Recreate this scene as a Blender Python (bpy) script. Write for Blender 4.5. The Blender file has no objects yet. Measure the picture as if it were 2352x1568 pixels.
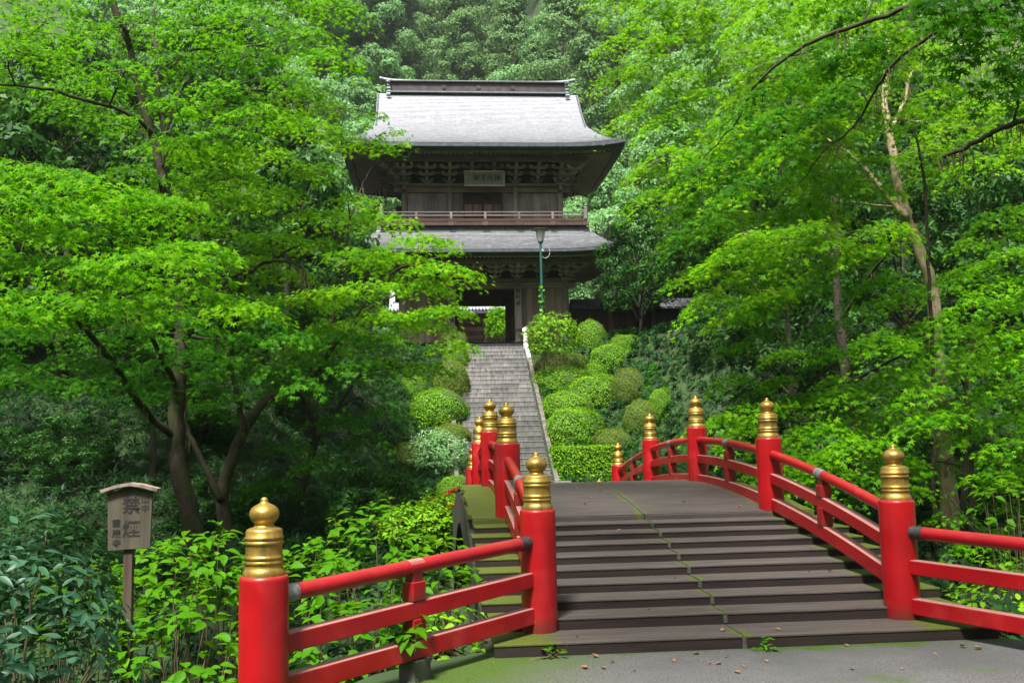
import bpy, math, random
import numpy as np
from mathutils import Vector, Matrix
rng = np.random.default_rng(11)
random.seed(11)
S = bpy.context.scene
COL = S.collection
R = math.radians

# ------------------------------------------------------------------ camera
CAM = np.array((-2.4459, -8.2189, 1.8559))
CR = np.array((0.99633407, -0.08299005, -0.02076208))
CU = np.array((0.01215001, -0.10296094, 0.99461119))
CF = np.array((0.08468052, 0.99121728, 0.10157516))
FPX, PW, PH = 2237.41, 2351.0, 1568.0
cd = bpy.data.cameras.new('camera')
cam = bpy.data.objects.new('camera', cd); COL.objects.link(cam)
cd.sensor_width = 36; cd.sensor_fit = 'HORIZONTAL'; cd.lens = FPX / PW * 36
cd.clip_start = .05; cd.clip_end = 3000
M = Matrix(((CR[0], CU[0], -CF[0], CAM[0]), (CR[1], CU[1], -CF[1], CAM[1]), (CR[2], CU[2], -CF[2], CAM[2]), (0, 0, 0, 1)))
cam.matrix_world = M
S.camera = cam

# ------------------------------------------------------------------ world, sun, exposure
SUN_EL, SUN_AZ = R(60), R(204)          # azimuth from +Y towards +X : behind the camera, slightly left
w = bpy.data.worlds.new('World'); S.world = w; w.use_nodes = True
nt = w.node_tree; nt.nodes.clear()
sky = nt.nodes.new('ShaderNodeTexSky'); sky.sky_type = 'NISHITA'; sky.sun_disc = False
sky.sun_elevation = SUN_EL; sky.sun_rotation = SUN_AZ
sky.air_density = 1.0; sky.dust_density = 6.0; sky.ozone_density = .6
hs = nt.nodes.new('ShaderNodeHueSaturation'); hs.inputs['Saturation'].default_value = .45
bg = nt.nodes.new('ShaderNodeBackground'); bg.inputs[1].default_value = .072
wo = nt.nodes.new('ShaderNodeOutputWorld')
nt.links.new(sky.outputs[0], hs.inputs['Color']); nt.links.new(hs.outputs[0], bg.inputs[0]); nt.links.new(bg.outputs[0], wo.inputs[0])
sd = bpy.data.lights.new('sun', 'SUN'); sd.energy = 5.0; sd.angle = R(9); sd.color = (1, .95, .86)
sun = bpy.data.objects.new('sun', sd); COL.objects.link(sun)
dirv = Vector((math.sin(SUN_AZ) * math.cos(SUN_EL), math.cos(SUN_AZ) * math.cos(SUN_EL), math.sin(SUN_EL)))
sun.rotation_euler = dirv.to_track_quat('Z', 'Y').to_euler(); sun.location = dirv * 60
S.view_settings.view_transform = 'Standard'; S.view_settings.look = 'None'
S.view_settings.exposure = 1.15; S.view_settings.gamma = 1
S.view_settings.use_curve_mapping = False
S.render.engine = 'CYCLES'
cy = S.cycles
cy.max_bounces = 7; cy.diffuse_bounces = 4; cy.glossy_bounces = 2; cy.transmission_bounces = 5; cy.transparent_max_bounces = 4
cy.use_denoising = True; cy.caustics_reflective = False; cy.caustics_refractive = False
cy.sample_clamp_indirect = 4

# ------------------------------------------------------------------ measuring helpers
def at(px, py, Y):
    d = CF * FPX + CR * (px - PW / 2) - CU * (py - PH / 2)
    return CAM + d * ((Y - CAM[1]) / d[1])
def pix(P):
    d = np.asarray(P) - CAM
    z = d @ CF
    return PW / 2 + FPX * (d @ CR) / z, PH / 2 - FPX * (d @ CU) / z, z
def nrm(v):
    v = np.asarray(v, float)
    return v / np.maximum(np.linalg.norm(v, axis=-1, keepdims=True), 1e-9)
def sst(a, b, x):
    t = np.clip((np.asarray(x, float) - a) / (b - a), 0, 1)
    return t * t * (3 - 2 * t)

# ------------------------------------------------------------------ terrain height
def zfun(X, Y):
    X = np.asarray(X, float); Y = np.asarray(Y, float)
    ax = np.abs(X)
    edge = -.2 - np.where(X < 0, np.clip(ax - 2.0, 0, 2.6) * 1.1, np.clip(ax - 2.05, 0, 1.8) * 1.9)
    d = Y - edge
    near = .19 - 3.4 * sst(0.1, 5.5, d) + np.clip(-Y - 14, 0, 60) * .75 * sst(0, 12, -Y - 14)  # unseen rise behind the camera, added to block low sky light
    near = near + sst(4, 12, ax) * 1.2 * sst(4, -3, Y) + sst(5, 30, ax) * 9 * sst(3, -8, Y)  # banks beside the camera also raised to block low sky light
    Y0 = np.where(X < 0, 22.6 - 9.5 * sst(2.6, 8.5, ax), 22.6 - 7.5 * sst(3.6, 10, ax))
    far = -3.2 + 2.75 * sst(6.5, 12.8, Y)
    slope = np.clip(Y - Y0, 0, None) * .601
    plat = 6.06 + np.where(X < 0, sst(6.5, 16, ax) * 14, sst(9, 22, ax) * 12)
    far = np.minimum(far + slope, plat + .12 * np.clip(Y - 34, 0, None) * sst(9, 20, ax))
    far = far + np.clip(Y - 92, 0, 215) * .745 * sst(88, 105, Y)
    und = .12 * np.sin(X * 1.7 + Y * .9) * np.sin(Y * 1.3 - X * .6)
    z = np.maximum(near, far)
    mask = 1 - np.maximum(sst(3.2, 2.2, ax) * sst(36, 33, Y), sst(9.5, 7, ax) * sst(32, 33, Y) * sst(62, 58, Y))
    flat = sst(1.0, -.3, d)
    return z + und * mask * (1 - flat)
def hit(px, py, y0=-4, y1=150):
    d = CF * FPX + CR * (px - PW / 2) - CU * (py - PH / 2)
    ys = np.arange(y0, y1, .05)
    P = CAM[None] + d[None] * ((ys - CAM[1]) / d[1])[:, None]
    k = np.nonzero(P[:, 2] <= zfun(P[:, 0], P[:, 1]))[0]
    return P[k[0]] if len(k) else P[-1]

# ------------------------------------------------------------------ objects
WPOS = {}
def link(o):
    COL.objects.link(o); return o
def thing(name, label, cat, loc, group=None):
    o = bpy.data.objects.new(name, None); o.empty_display_size = .2; link(o)
    o.location = tuple(float(v) for v in loc); o['label'] = label; o['category'] = cat
    if group: o['group'] = group
    WPOS[o.name] = np.array(loc, float); return o
def tag(o, label=None, cat=None, group=None, kind=None):
    if label: o['label'] = label
    if cat: o['category'] = cat
    if group: o['group'] = group
    if kind: o['kind'] = kind
    return o
def put(name, mesh, parent=None, loc=(0, 0, 0), rot=(0, 0, 0), scale=(1, 1, 1)):
    """link mesh data at a world position, as a child when parent is given"""
    o = bpy.data.objects.new(name, mesh); link(o)
    loc = np.array(loc, float)
    WPOS[o.name] = loc.copy()
    if parent is not None:
        o.parent = parent; loc = loc - WPOS[parent.name]
    o.location = tuple(loc); o.rotation_euler = rot; o.scale = scale
    return o
def copy_tree(src, loc, rotz=0, scale=1.0, label=None):
    c = src.copy(); link(c); c.location = tuple(float(v) for v in loc)
    c.rotation_euler = (0, 0, rotz); c.scale = scale if hasattr(scale, '__len__') else (scale,) * 3
    WPOS[c.name] = np.array(loc, float)
    if label: c['label'] = label
    for ch in list(src.children):
        d = ch.copy(); link(d); d.parent = c
        for g in list(ch.children):
            e = g.copy(); link(e); e.parent = d
    return c

class MB:
    def __init__(s): s.v = []; s.f = []
    def add(s, vs, fs):
        k = len(s.v); s.v += [tuple(map(float, p)) for p in vs]; s.f += [tuple(i + k for i in f) for f in fs]; return s
    def box(s, c, size, taper=1.0, rz=0, ch=0):
        x, y, z = [v / 2 for v in size]; t = taper
        P = [(-x * t, -y * t, -z), (x * t, -y * t, -z), (x * t, y * t, -z), (-x * t, y * t, -z), (-x, -y, z), (x, -y, z), (x, y, z), (-x, y, z)]
        ca, sa = math.cos(rz), math.sin(rz)
        P = [(c[0] + a * ca - b * sa, c[1] + a * sa + b * ca, c[2] + d) for a, b, d in P]
        return s.add(P, [(3, 2, 1, 0), (4, 5, 6, 7), (0, 1, 5, 4), (1, 2, 6, 5), (2, 3, 7, 6), (3, 0, 4, 7)])
    def bar(s, a, b, w, h, up=(0, 0, 1)):
        a = np.array(a, float); b = np.array(b, float); d = nrm(b - a); up = np.array(up, float)
        sd_ = nrm(np.cross(d, up)); u = np.cross(sd_, d)
        P = []
        for p in (a, b):
            for i, j in ((-1, -1), (1, -1), (1, 1), (-1, 1)): P.append(p + sd_ * i * w / 2 + u * j * h / 2)
        return s.add(P, [(3, 2, 1, 0), (4, 5, 6, 7), (0, 1, 5, 4), (1, 2, 6, 5), (2, 3, 7, 6), (3, 0, 4, 7)])
    def sweep(s, pts, w, h):
        """rectangular section swept along a path, section kept upright"""
        pts = np.array(pts, float); n = len(pts); P = []; F = []
        for i, p in enumerate(pts):
            d = nrm(pts[min(i + 1, n - 1)] - pts[max(i - 1, 0)]); sd_ = nrm(np.cross(d, (0, 0, 1))); u = np.cross(sd_, d)
            b = .012
            for a_, c_ in ((-1, -1), (1, -1), (1, 1), (-1, 1)):
                P.append(p + sd_ * a_ * w / 2 + u * c_ * h / 2)
        for i in range(n - 1):
            for j in range(4): F.append((4 * i + j, 4 * i + (j + 1) % 4, 4 * i + 4 + (j + 1) % 4, 4 * i + 4 + j))
        F += [(3, 2, 1, 0), tuple(4 * (n - 1) + j for j in range(4))]
        return s.add(P, F)
    def tube(s, pts, rad, n=8, cap=True):
        pts = np.array(pts, float); m = len(pts)
        rad = np.full(m, rad) if np.isscalar(rad) else np.array(rad, float)
        t = nrm(np.gradient(pts, axis=0)) if m > 2 else np.repeat(nrm(pts[1:] - pts[:1]), 2, 0)
        ref = np.array((0.13, .97, .2)) if abs(t[0][2]) > .6 else np.array((0, 0, 1.))
        a = nrm(np.cross(t, ref)); b = np.cross(t, a)
        th = np.arange(n) * 2 * np.pi / n
        V = pts[:, None] + rad[:, None, None] * (np.cos(th)[None, :, None] * a[:, None] + np.sin(th)[None, :, None] * b[:, None])
        F = [(i * n + j, i * n + (j + 1) % n, (i + 1) * n + (j + 1) % n, (i + 1) * n + j) for i in range(m - 1) for j in range(n)]
        if cap: F += [tuple(range(n))[::-1], tuple((m - 1) * n + j for j in range(n))]
        return s.add(V.reshape(-1, 3), F)
    def lathe(s, prof, n=28, c=(0, 0, 0)):
        P = []; F = []
        for r, z in prof:
            for j in range(n): P.append((c[0] + r * math.cos(2 * math.pi * j / n), c[1] + r * math.sin(2 * math.pi * j / n), c[2] + z))
        m = len(prof)
        for i in range(m - 1):
            for j in range(n): F.append((i * n + j, i * n + (j + 1) % n, (i + 1) * n + (j + 1) % n, (i + 1) * n + j))
        F += [tuple(range(n))[::-1], tuple((m - 1) * n + j for j in range(n))]
        return s.add(P, F)
    def mesh(s, name, mat, smooth=False, origin=(0, 0, 0)):
        me = bpy.data.meshes.new(name)
        o = np.array(origin, float)
        me.from_pydata([tuple(np.array(p) - o) for p in s.v], [], s.f)
        if smooth: me.polygons.foreach_set('use_smooth', [True] * len(me.polygons))
        for m_ in (mat if isinstance(mat, (list, tuple)) else [mat]): me.materials.append(m_)
        me.update(); return me
    def build(s, name, mat, parent=None, smooth=False, bevel=0, origin=None):
        a = np.array(s.v); o = np.array(origin) if origin is not None else np.array((*(a.min(0) + a.max(0))[:2] / 2, a[:, 2].min()))
        ob = put(name, s.mesh(name, mat, smooth, o), parent, o)
        if bevel:
            b = ob.modifiers.new('edge', 'BEVEL'); b.width = bevel; b.segments = 2; b.limit_method = 'ANGLE'; b.angle_limit = R(50)
        return ob
def shade_auto(me, ang=40):
    me.polygons.foreach_set('use_smooth', [True] * len(me.polygons))
    try: me.set_sharp_from_angle(angle=R(ang))
    except Exception: pass

def big_mesh(name, V, Q, mat, smooth=False):
    """numpy quads -> mesh"""
    me = bpy.data.meshes.new(name)
    V = np.ascontiguousarray(V, np.float32).reshape(-1, 3); Q = np.ascontiguousarray(Q, np.int32)
    me.vertices.add(len(V)); me.vertices.foreach_set('co', V.ravel())
    k = Q.shape[1]
    me.loops.add(Q.size); me.loops.foreach_set('vertex_index', Q.ravel())
    me.polygons.add(len(Q)); me.polygons.foreach_set('loop_start', np.arange(0, Q.size, k, dtype=np.int32))
    try: me.polygons.foreach_set('loop_total', np.full(len(Q), k, np.int32))
    except Exception: pass
    if smooth: me.polygons.foreach_set('use_smooth', np.ones(len(Q), bool))
    for m_ in (mat if isinstance(mat, (list, tuple)) else [mat]): me.materials.append(m_)
    me.update(calc_edges=True); me.validate(); return me

# ------------------------------------------------------------------ leaf templates (length 1 along +y, up +z)
def kite_leaf(wd=.3, fold=.05, droop=.1, mid=.42):
    return np.array([(0, 0, 0), (wd, mid, fold), (0, 1, -droop), (-wd, mid, fold)]), np.array([(0, 1, 2, 3)])
def maple_leaf(lobes=((0, 1), (48, .86), (-48, .86), (96, .6), (-96, .6)), notch=.36, half=24):
    V = [(0, 0, 0)]; Q = []
    for a, L in lobes:
        k = len(V)
        for da, r_ in ((-half, notch * (.6 + .4 * L)), (0, L), (half, notch * (.6 + .4 * L))):
            t = R(a + da); V.append((math.sin(t) * r_, math.cos(t) * r_, -.16 * r_ * r_))
        Q.append((0, k + 2, k + 1, k))
    return np.array(V), np.array(Q)
def ovate_leaf(wd=.33, rows=((0, 0), (.12, .55), (.3, .95), (.5, .93), (.72, .6), (1, 0)), fold=.10, droop=.22):
    V = []; Q = []
    for t, k in rows:
        z = -droop * t * t
        V += [(-wd * k, t, z + fold * k), (0, t, z), (wd * k, t, z + fold * k)]
    for i in range(len(rows) - 1):
        a = 3 * i; Q += [(a, a + 1, a + 4, a + 3), (a + 1, a + 2, a + 5, a + 4)]
    return np.array(V), np.array(Q)
def rosette(n=6, wd=.13, tilt=.5, seed=0):
    r_ = np.random.default_rng(seed); V = []; Q = []
    for i in range(n):
        a = 2 * math.pi * (i + r_.uniform(-.3, .3)) / n; L = r_.uniform(.7, 1.1); t = tilt + r_.uniform(-.3, .3); k = len(V)
        for x, y, z in ((0, .05, 0), (wd, .45, .03), (0, 1, -.22), (-wd, .45, .03)):
            y, z = y * math.cos(t) - z * math.sin(t), y * math.sin(t) + z * math.cos(t)
            V.append((L * (x * math.cos(a) - y * math.sin(a)), L * (x * math.sin(a) + y * math.cos(a)), L * z))
        Q.append((k, k + 1, k + 2, k + 3))
    return np.array(V), np.array(Q)
def scatter(name, tmpl, pos, n, d, size, mat):
    T, Q = tmpl; N = len(pos)
    n = nrm(n); d = d - n * (d * n).sum(1, keepdims=True); d = nrm(d + 1e-6); x = np.cross(d, n)
    sz = np.asarray(size, float).reshape(-1, 1, 1)
    V = pos[:, None] + sz * (T[None, :, 0:1] * x[:, None] + T[None, :, 1:2] * d[:, None] + T[None, :, 2:3] * n[:, None])
    QQ = (Q[None] + (np.arange(N) * len(T))[:, None, None]).reshape(-1, Q.shape[1])
    return big_mesh(name, V, QQ, mat)
def unit(N):
    return nrm(rng.normal(size=(N, 3)))

# ------------------------------------------------------------------ materials
class NT:
    def __init__(s, name):
        s.m = bpy.data.materials.new(name); s.m.use_nodes = True; s.t = s.m.node_tree; s.t.nodes.clear()
    def n(s, kind, **kw):
        a = s.t.nodes.new('ShaderNode' + kind)
        for k, v in kw.items():
            if k in a.inputs.keys(): a.inputs[k].default_value = v
            else: setattr(a, k, v)
        return a
    def l(s, a, b): s.t.links.new(a, b)
    def pos(s):
        return s.n('NewGeometry').outputs['Position']
    def noise(s, scale, detail=5, vec=None, rough=.55, sc3=None):
        a = s.n('TexNoise'); a.inputs['Scale'].default_value = scale; a.inputs['Detail'].default_value = detail; a.inputs['Roughness'].default_value = rough
        v = vec or s.pos()
        if sc3:
            mp = s.n('Mapping'); mp.inputs['Scale'].default_value = sc3; s.l(v, mp.inputs['Vector']); v = mp.outputs[0]
        s.l(v, a.inputs['Vector']); return a.outputs['Fac']
    def ramp(s, fac, stops):
        a = s.n('ValToRGB'); e = a.color_ramp.elements
        while len(e) < len(stops): e.new(.5)
        for q, (p, c) in zip(e, stops):
            q.position = p; q.color = (*c, 1) if hasattr(c, '__len__') else (c, c, c, 1)
        s.l(fac, a.inputs[0]); return a.outputs[0]
    def mix(s, fac, a, b):
        q = s.n('MixRGB')
        for i, v in ((0, fac), (1, a), (2, b)):
            if hasattr(v, 'is_output'): s.l(v, q.inputs[i])
            else: q.inputs[i].default_value = v if i == 0 else (*v, 1)
        return q.outputs[0]
    def math(s, op, a, b=None):
        q = s.n('Math', operation=op)
        for i, v in ((0, a), (1, b)):
            if v is None: continue
            if hasattr(v, 'is_output'): s.l(v, q.inputs[i])
            else: q.inputs[i].default_value = v
        return q.outputs[0]
    def bump(s, h, strength=.3, dist=.01):
        b = s.n('Bump'); b.inputs['Strength'].default_value = strength; b.inputs['Distance'].default_value = dist; s.l(h, b.inputs['Height']); return b.outputs[0]
    def out(s, color, rough=.7, metal=0, bump=None, spec=.5, coat=0):
        p = s.n('BsdfPrincipled'); o = s.n('OutputMaterial')
        for k, v in (('Base Color', color), ('Roughness', rough), ('Metallic', metal), ('Specular IOR Level', spec), ('Coat Weight', coat)):
            if hasattr(v, 'is_output'): s.l(v, p.inputs[k])
            else: p.inputs[k].default_value = (*v, 1) if k == 'Base Color' else v
        if bump is not None: s.l(bump, p.inputs['Normal'])
        s.l(p.outputs[0], o.inputs[0]); s.p = p; return s.m
def leafmat(name, cols, trans=(.3, .5, .04), tf=.35, rough=.5, spec=.35, patch=.25):
    t = NT(name); g = t.n('NewGeometry')
    c = t.ramp(g.outputs['Random Per Island'], [(i / (len(cols) - 1), c_) for i, c_ in enumerate(cols)])
    big = t.noise(.55, 2)
    hs_ = t.n('HueSaturation'); t.l(c, hs_.inputs['Color']); hs_.inputs['Saturation'].default_value = 1.06
    v = t.math('ADD', t.math('MULTIPLY', big, patch * 2), 1 - patch); t.l(v, hs_.inputs['Value'])
    h = t.math('ADD', t.math('MULTIPLY', t.noise(.9, 2), .03), .485); t.l(h, hs_.inputs['Hue'])
    p = t.n('BsdfPrincipled'); t.l(hs_.outputs[0], p.inputs['Base Color']); p.inputs['Roughness'].default_value = rough; p.inputs['Specular IOR Level'].default_value = spec
    tr = t.n('BsdfTranslucent')
    tm = t.mix(.62, hs_.outputs[0], trans); t.l(tm, tr.inputs['Color'])
    mx = t.n('MixShader'); mx.inputs[0].default_value = tf
    t.l(p.outputs[0], mx.inputs[1]); t.l(tr.outputs[0], mx.inputs[2])
    o = t.n('OutputMaterial'); t.l(mx.outputs[0], o.inputs[0]); return t.m
def simple(name, c1, c2, scale=6, rough=.7, metal=0, bump=.3, dist=.01, spec=.5, sc3=None, detail=6, lo=.3, hi=.7):
    t = NT(name); f = t.noise(scale, detail, sc3=sc3)
    return t.out(t.ramp(f, [(lo, c1), (hi, c2)]), rough, metal, t.bump(f, bump, dist) if bump else None, spec)

MAT = {}
MAT['soil'] = simple('forest soil', (.012, .014, .006), (.035, .04, .014), 2.5, .95, bump=.6, dist=.08)
MAT['forest'] = simple('forest floor', (.010, .026, .006), (.035, .07, .014), .6, .95, bump=.8, dist=.3)
# path: grey gritty paving with moss towards the bridge and its left border
t = NT('gritty path'); P_ = t.pos(); sp = t.n('SeparateXYZ'); t.l(P_, sp.inputs[0])
fine = t.noise(62, 3, rough=.75); med = t.noise(3.2, 6)
vor = t.n('TexVoronoi'); vor.inputs['Scale'].default_value = 40; t.l(P_, vor.inputs['Vector'])
c = t.mix(t.ramp(fine, [(.38, 0), (.64, 1)]), (.028, .028, .030), (.165, .163, .166)); c = t.mix(t.ramp(med, [(.3, 0), (.75, 1)]), c, (.10, .10, .105))
c = t.mix(t.math('MULTIPLY', t.ramp(t.noise(.9, 6, rough=.65), [(.45, 0), (.62, 1)]), .5), c, (.055, .055, .06))
edgeY = t.math('ADD', sp.outputs['Y'], t.math('ADD', .08, t.math('MULTIPLY', t.noise(2.2, 5), 1.15)))
m1 = t.ramp(edgeY, [(0, 0), (.01, 0), (.20, 1)])
lx = t.math('ADD', t.math('MULTIPLY', sp.outputs['X'], -1), t.math('MULTIPLY', sp.outputs['Y'], .55))
m2 = t.ramp(t.math('ADD', t.math('MULTIPLY', lx, .5), t.math('MULTIPLY', t.noise(3, 5), .5)), [(.45, 0), (1.0, 1)])
m3 = t.ramp(t.noise(1.6, 7, rough=.7), [(.57, 0), (.70, .8)])
mm = t.math('MAXIMUM', t.math('MAXIMUM', m1, m2), m3)
c = t.mix(mm, c, t.mix(t.noise(40, 3), (.02, .05, .008), (.07, .12, .012)))
MAT['path'] = t.out(c, .9, 0, t.bump(t.math('ADD', fine, vor.outputs['Distance']), .8, .012), .3)
# red lacquer with pale dust on upward faces, chips and dirt
def redmat(name, dust):
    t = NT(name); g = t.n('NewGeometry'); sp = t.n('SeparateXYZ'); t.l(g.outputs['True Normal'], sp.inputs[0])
    n1 = t.noise(3.0, 6); n2 = t.noise(30, 6, rough=.7)
    c = t.mix(t.ramp(n1, [(.3, 0), (.75, 1)]), (.25, .0015, .005), (.36, .003, .007))
    stv = t.noise(5, 5, sc3=(9, 9, .6))
    c = t.mix(t.math('MULTIPLY', t.ramp(stv, [(.55, 0), (.8, 1)]), .45), c, (.13, .006, .010))
    c = t.mix(t.math('MULTIPLY', t.ramp(t.noise(1.7, 7, rough=.72), [(.50, 0), (.68, 1)]), .42), c, (.46, .05, .05))
    c = t.mix(t.math('MULTIPLY', t.ramp(t.noise(2.6, 6, sc3=(3, 3, .35), rough=.7), [(.52, 0), (.72, 1)]), .55), c, (.16, .010, .014))
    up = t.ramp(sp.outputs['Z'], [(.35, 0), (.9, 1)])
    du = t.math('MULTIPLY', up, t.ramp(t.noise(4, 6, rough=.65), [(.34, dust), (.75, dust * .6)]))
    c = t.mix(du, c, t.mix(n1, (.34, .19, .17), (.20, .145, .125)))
    chip = t.ramp(n2, [(.69, 0), (.71, 1)]); c = t.mix(t.math('MULTIPLY', chip, .7), c, (.55, .40, .38))
    tc = t.n('TexCoord'); so = t.n('SeparateXYZ'); t.l(tc.outputs['Object'], so.inputs[0])
    if dust < .5:
        foot = t.ramp(t.math('ADD', t.math('MULTIPLY', so.outputs['Z'], 2.6), t.math('MULTIPLY', t.noise(6, 6, rough=.7), .5)), [(.22, .85), (.62, 0)]); c = t.mix(foot, c, (.075, .020, .014))
    rr = t.math('ADD', t.math('MULTIPLY', du, .45), t.math('ADD', t.math('MULTIPLY', n1, .14), .24))
    return t.out(c, rr, 0, t.bump(t.noise(14, 5), .12, .004), .5)
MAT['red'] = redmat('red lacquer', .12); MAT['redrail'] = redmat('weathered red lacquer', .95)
t = NT('gilt metal'); n1 = t.noise(9, 6, rough=.65)
c = t.mix(t.ramp(n1, [(.3, 0), (.7, 1)]), (.33, .20, .035), (.52, .35, .085)); c = t.mix(t.ramp(t.noise(3.3, 7, sc3=(4, 4, 1), rough=.72), [(.47, 0), (.70, .75)]), c, (.13, .095, .035)); c = t.mix(t.ramp(t.noise(40, 4), [(.62, 0), (.70, .7)]), c, (.14, .09, .03))
MAT['gilt'] = t.out(c, t.math('ADD', t.math('MULTIPLY', n1, .2), .3), .72, t.bump(n1, .15, .004))
MAT['sleeve'] = simple('grey joint sleeve', (.10, .11, .12), (.3, .31, .32), 30, .5, .3, bump=.2)
MAT['seam'] = simple('dark metal seam plate', (.035, .035, .035), (.11, .115, .11), 30, .6, .2, bump=.2)
MAT['rubber'] = simple('black rubber collar', (.012, .013, .015), (.05, .05, .055), 30, .45, 0, bump=.2)
# bridge boards: worn brown top, moss outside the railings and along the middle seam
def deckmat(name, ca, cb, mossy, rough):
    t = NT(name); P_ = t.pos(); sp = t.n('SeparateXYZ'); t.l(P_, sp.inputs[0])
    gr = t.noise(2.2, 7, sc3=(.7, 9, 9), rough=.65); n2 = t.noise(60, 3)
    c = t.mix(t.ramp(gr, [(.3, 0), (.7, 1)]), ca, cb); c = t.mix(t.math('MULTIPLY', t.ramp(n2, [(.6, 0), (.7, 1)]), .35), c, [min(1, v * 2.1) for v in cb])
    ax_ = t.math('ABSOLUTE', sp.outputs['X']); nn = t.noise(5, 6, rough=.7)
    s1 = t.ramp(t.math('ADD', t.math('SUBTRACT', ax_, 1.42), t.math('MULTIPLY', t.math('SUBTRACT', nn, .5), .55)), [(.0, 0), (.16, 1)])
    s2 = t.ramp(t.math('ADD', t.math('MULTIPLY', ax_, -1), t.math('ADD', .06, t.math('MULTIPLY', t.math('SUBTRACT', nn, .50), .42))), [(.0, 0), (.05, 1)])
    mo = t.math('MULTIPLY', t.math('MAXIMUM', s1, s2), mossy)
    c = t.mix(mo, c, t.mix(t.noise(25, 4), (.03, .05, .005), (.10, .125, .010)))
    hb = t.math('ADD', gr, t.math('MULTIPLY', mo, t.noise(70, 3)))
    return t.out(c, rough, 0, t.bump(hb, .35, .008), .35)
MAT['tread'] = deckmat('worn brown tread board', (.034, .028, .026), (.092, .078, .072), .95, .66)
MAT['riser'] = deckmat('shade darkened riser board', (.010, .007, .007), (.026, .016, .014), .0, .8)  # riser faces sit in shade; that darkness is put into this colour
MAT['deck'] = deckmat('brown deck board', (.030, .025, .023), (.076, .064, .060), .95, .62)
MAT['girder'] = simple('dark bridge girder', (.008, .008, .006), (.035, .04, .012), 4, .85, bump=.3)
MAT['concrete'] = simple('mossy concrete', (.05, .055, .045), (.14, .14, .12), 7, .9, bump=.4)
# weathered wood
def wood(name, a, b, stain=(.02, .016, .012), st=.35, axis=2, rough=.85):
    t = NT(name); sc = [14, 14, 14]; sc[axis] = .9
    g = t.noise(1.1, 8, sc3=tuple(sc), rough=.7); n = t.noise(1.3, 5)
    c = t.mix(t.ramp(g, [(.28, 0), (.72, 1)]), a, b); c = t.mix(t.math('MULTIPLY', t.ramp(n, [(.48, 0), (.7, 1)]), st), c, stain)
    oi = t.n('ObjectInfo'); c2 = t.n('HueSaturation'); t.l(c, c2.inputs['Color']); t.l(t.math('ADD', t.math('MULTIPLY', oi.outputs['Random'], .6), .7), c2.inputs['Value'])
    return t.out(c2.outputs[0], rough, 0, t.bump(g, .4, .012), .3)
MAT['plank'] = wood('grey weathered plank', (.155, .13, .118), (.36, .32, .305), st=.4)
MAT['plank2'] = wood('brown stained plank', (.11, .08, .062), (.28, .215, .18), (.15, .07, .02), .5)
MAT['beam'] = wood('old beam wood', (.115, .095, .07), (.25, .205, .155), (.04, .04, .02), .5, axis=0)
MAT['column'] = wood('old column wood', (.15, .125, .108), (.34, .285, .25), st=.45)
MAT['darkwood'] = wood('dark door wood', (.045, .03, .026), (.12, .085, .075), st=.4)
MAT['bracket'] = wood('bracket wood', (.22, .20, .155), (.42, .375, .30), (.09, .09, .05), .35, axis=0)
MAT['soffit'] = wood('mossy eave board', (.085, .078, .04), (.16, .15, .07), (.05, .065, .02), .5, axis=0)
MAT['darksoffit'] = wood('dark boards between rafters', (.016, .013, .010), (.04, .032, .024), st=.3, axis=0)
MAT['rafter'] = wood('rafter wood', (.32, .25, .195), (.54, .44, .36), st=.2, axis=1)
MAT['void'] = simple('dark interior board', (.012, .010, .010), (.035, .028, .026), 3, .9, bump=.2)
MAT['redsill'] = wood('reddish balcony board', (.055, .028, .021), (.115, .062, .047), (.04, .03, .02), .5, axis=0)
MAT['railwood'] = wood('grey balustrade wood', (.11, .09, .09), (.24, .21, .215), st=.3, axis=0)
# roof sheets
def roofmat(name, a, b, rough, metal):
    t = NT(name); n = t.noise(2.0, 4, sc3=(2.2, .5, 9)); n2 = t.noise(14, 5)
    br = t.n('TexBrick'); br.inputs['Scale'].default_value = 1; br.offset = .5
    mp = t.n('Mapping'); t.l(t.pos(), mp.inputs[0]); mp.inputs['Scale'].default_value = (1.1, 1, 9.5); mp.inputs['Rotation'].default_value = (R(90), 0, 0); t.l(mp.outputs[0], br.inputs['Vector'])
    br.inputs['Color1'].default_value = (.8, .8, .8, 1); br.inputs['Color2'].default_value = (1.1, 1.1, 1.1, 1); br.inputs['Mortar'].default_value = (.6, .6, .6, 1); br.inputs['Mortar Size'].default_value = .01
    c = t.mix(t.ramp(n, [(.3, 0), (.7, 1)]), a, b); q = t.n('MixRGB', blend_type='MULTIPLY'); q.inputs[0].default_value = .8; t.l(c, q.inputs[1]); t.l(br.outputs[0], q.inputs[2])
    return t.out(q.outputs[0], t.math('ADD', t.math('MULTIPLY', n2, .2), rough), metal, t.bump(n2, .1, .01), .6)
MAT['roof'] = roofmat('pale metal roof sheet', (.265, .28, .32), (.42, .435, .48), .40, .12)
MAT['roof2'] = roofmat('grey weathered roof sheet', (.12, .125, .135), (.24, .255, .29), .42, .2)
MAT['fascia'] = simple('blue grey eave edge', (.03, .04, .05), (.09, .11, .13), 5, .6, .2, bump=.2)
MAT['ridge'] = simple('brown ridge sheet', (.032, .027, .029), (.075, .064, .068), 4, .55, .3, bump=.2)
MAT['cap'] = simple('verdigris ridge cap', (.10, .13, .14), (.22, .27, .29), 8, .5, .3, bump=.2)
MAT['tile'] = simple('dark grey roof tile', (.03, .034, .04), (.10, .11, .125), 12, .45, 0, bump=.2)
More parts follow.
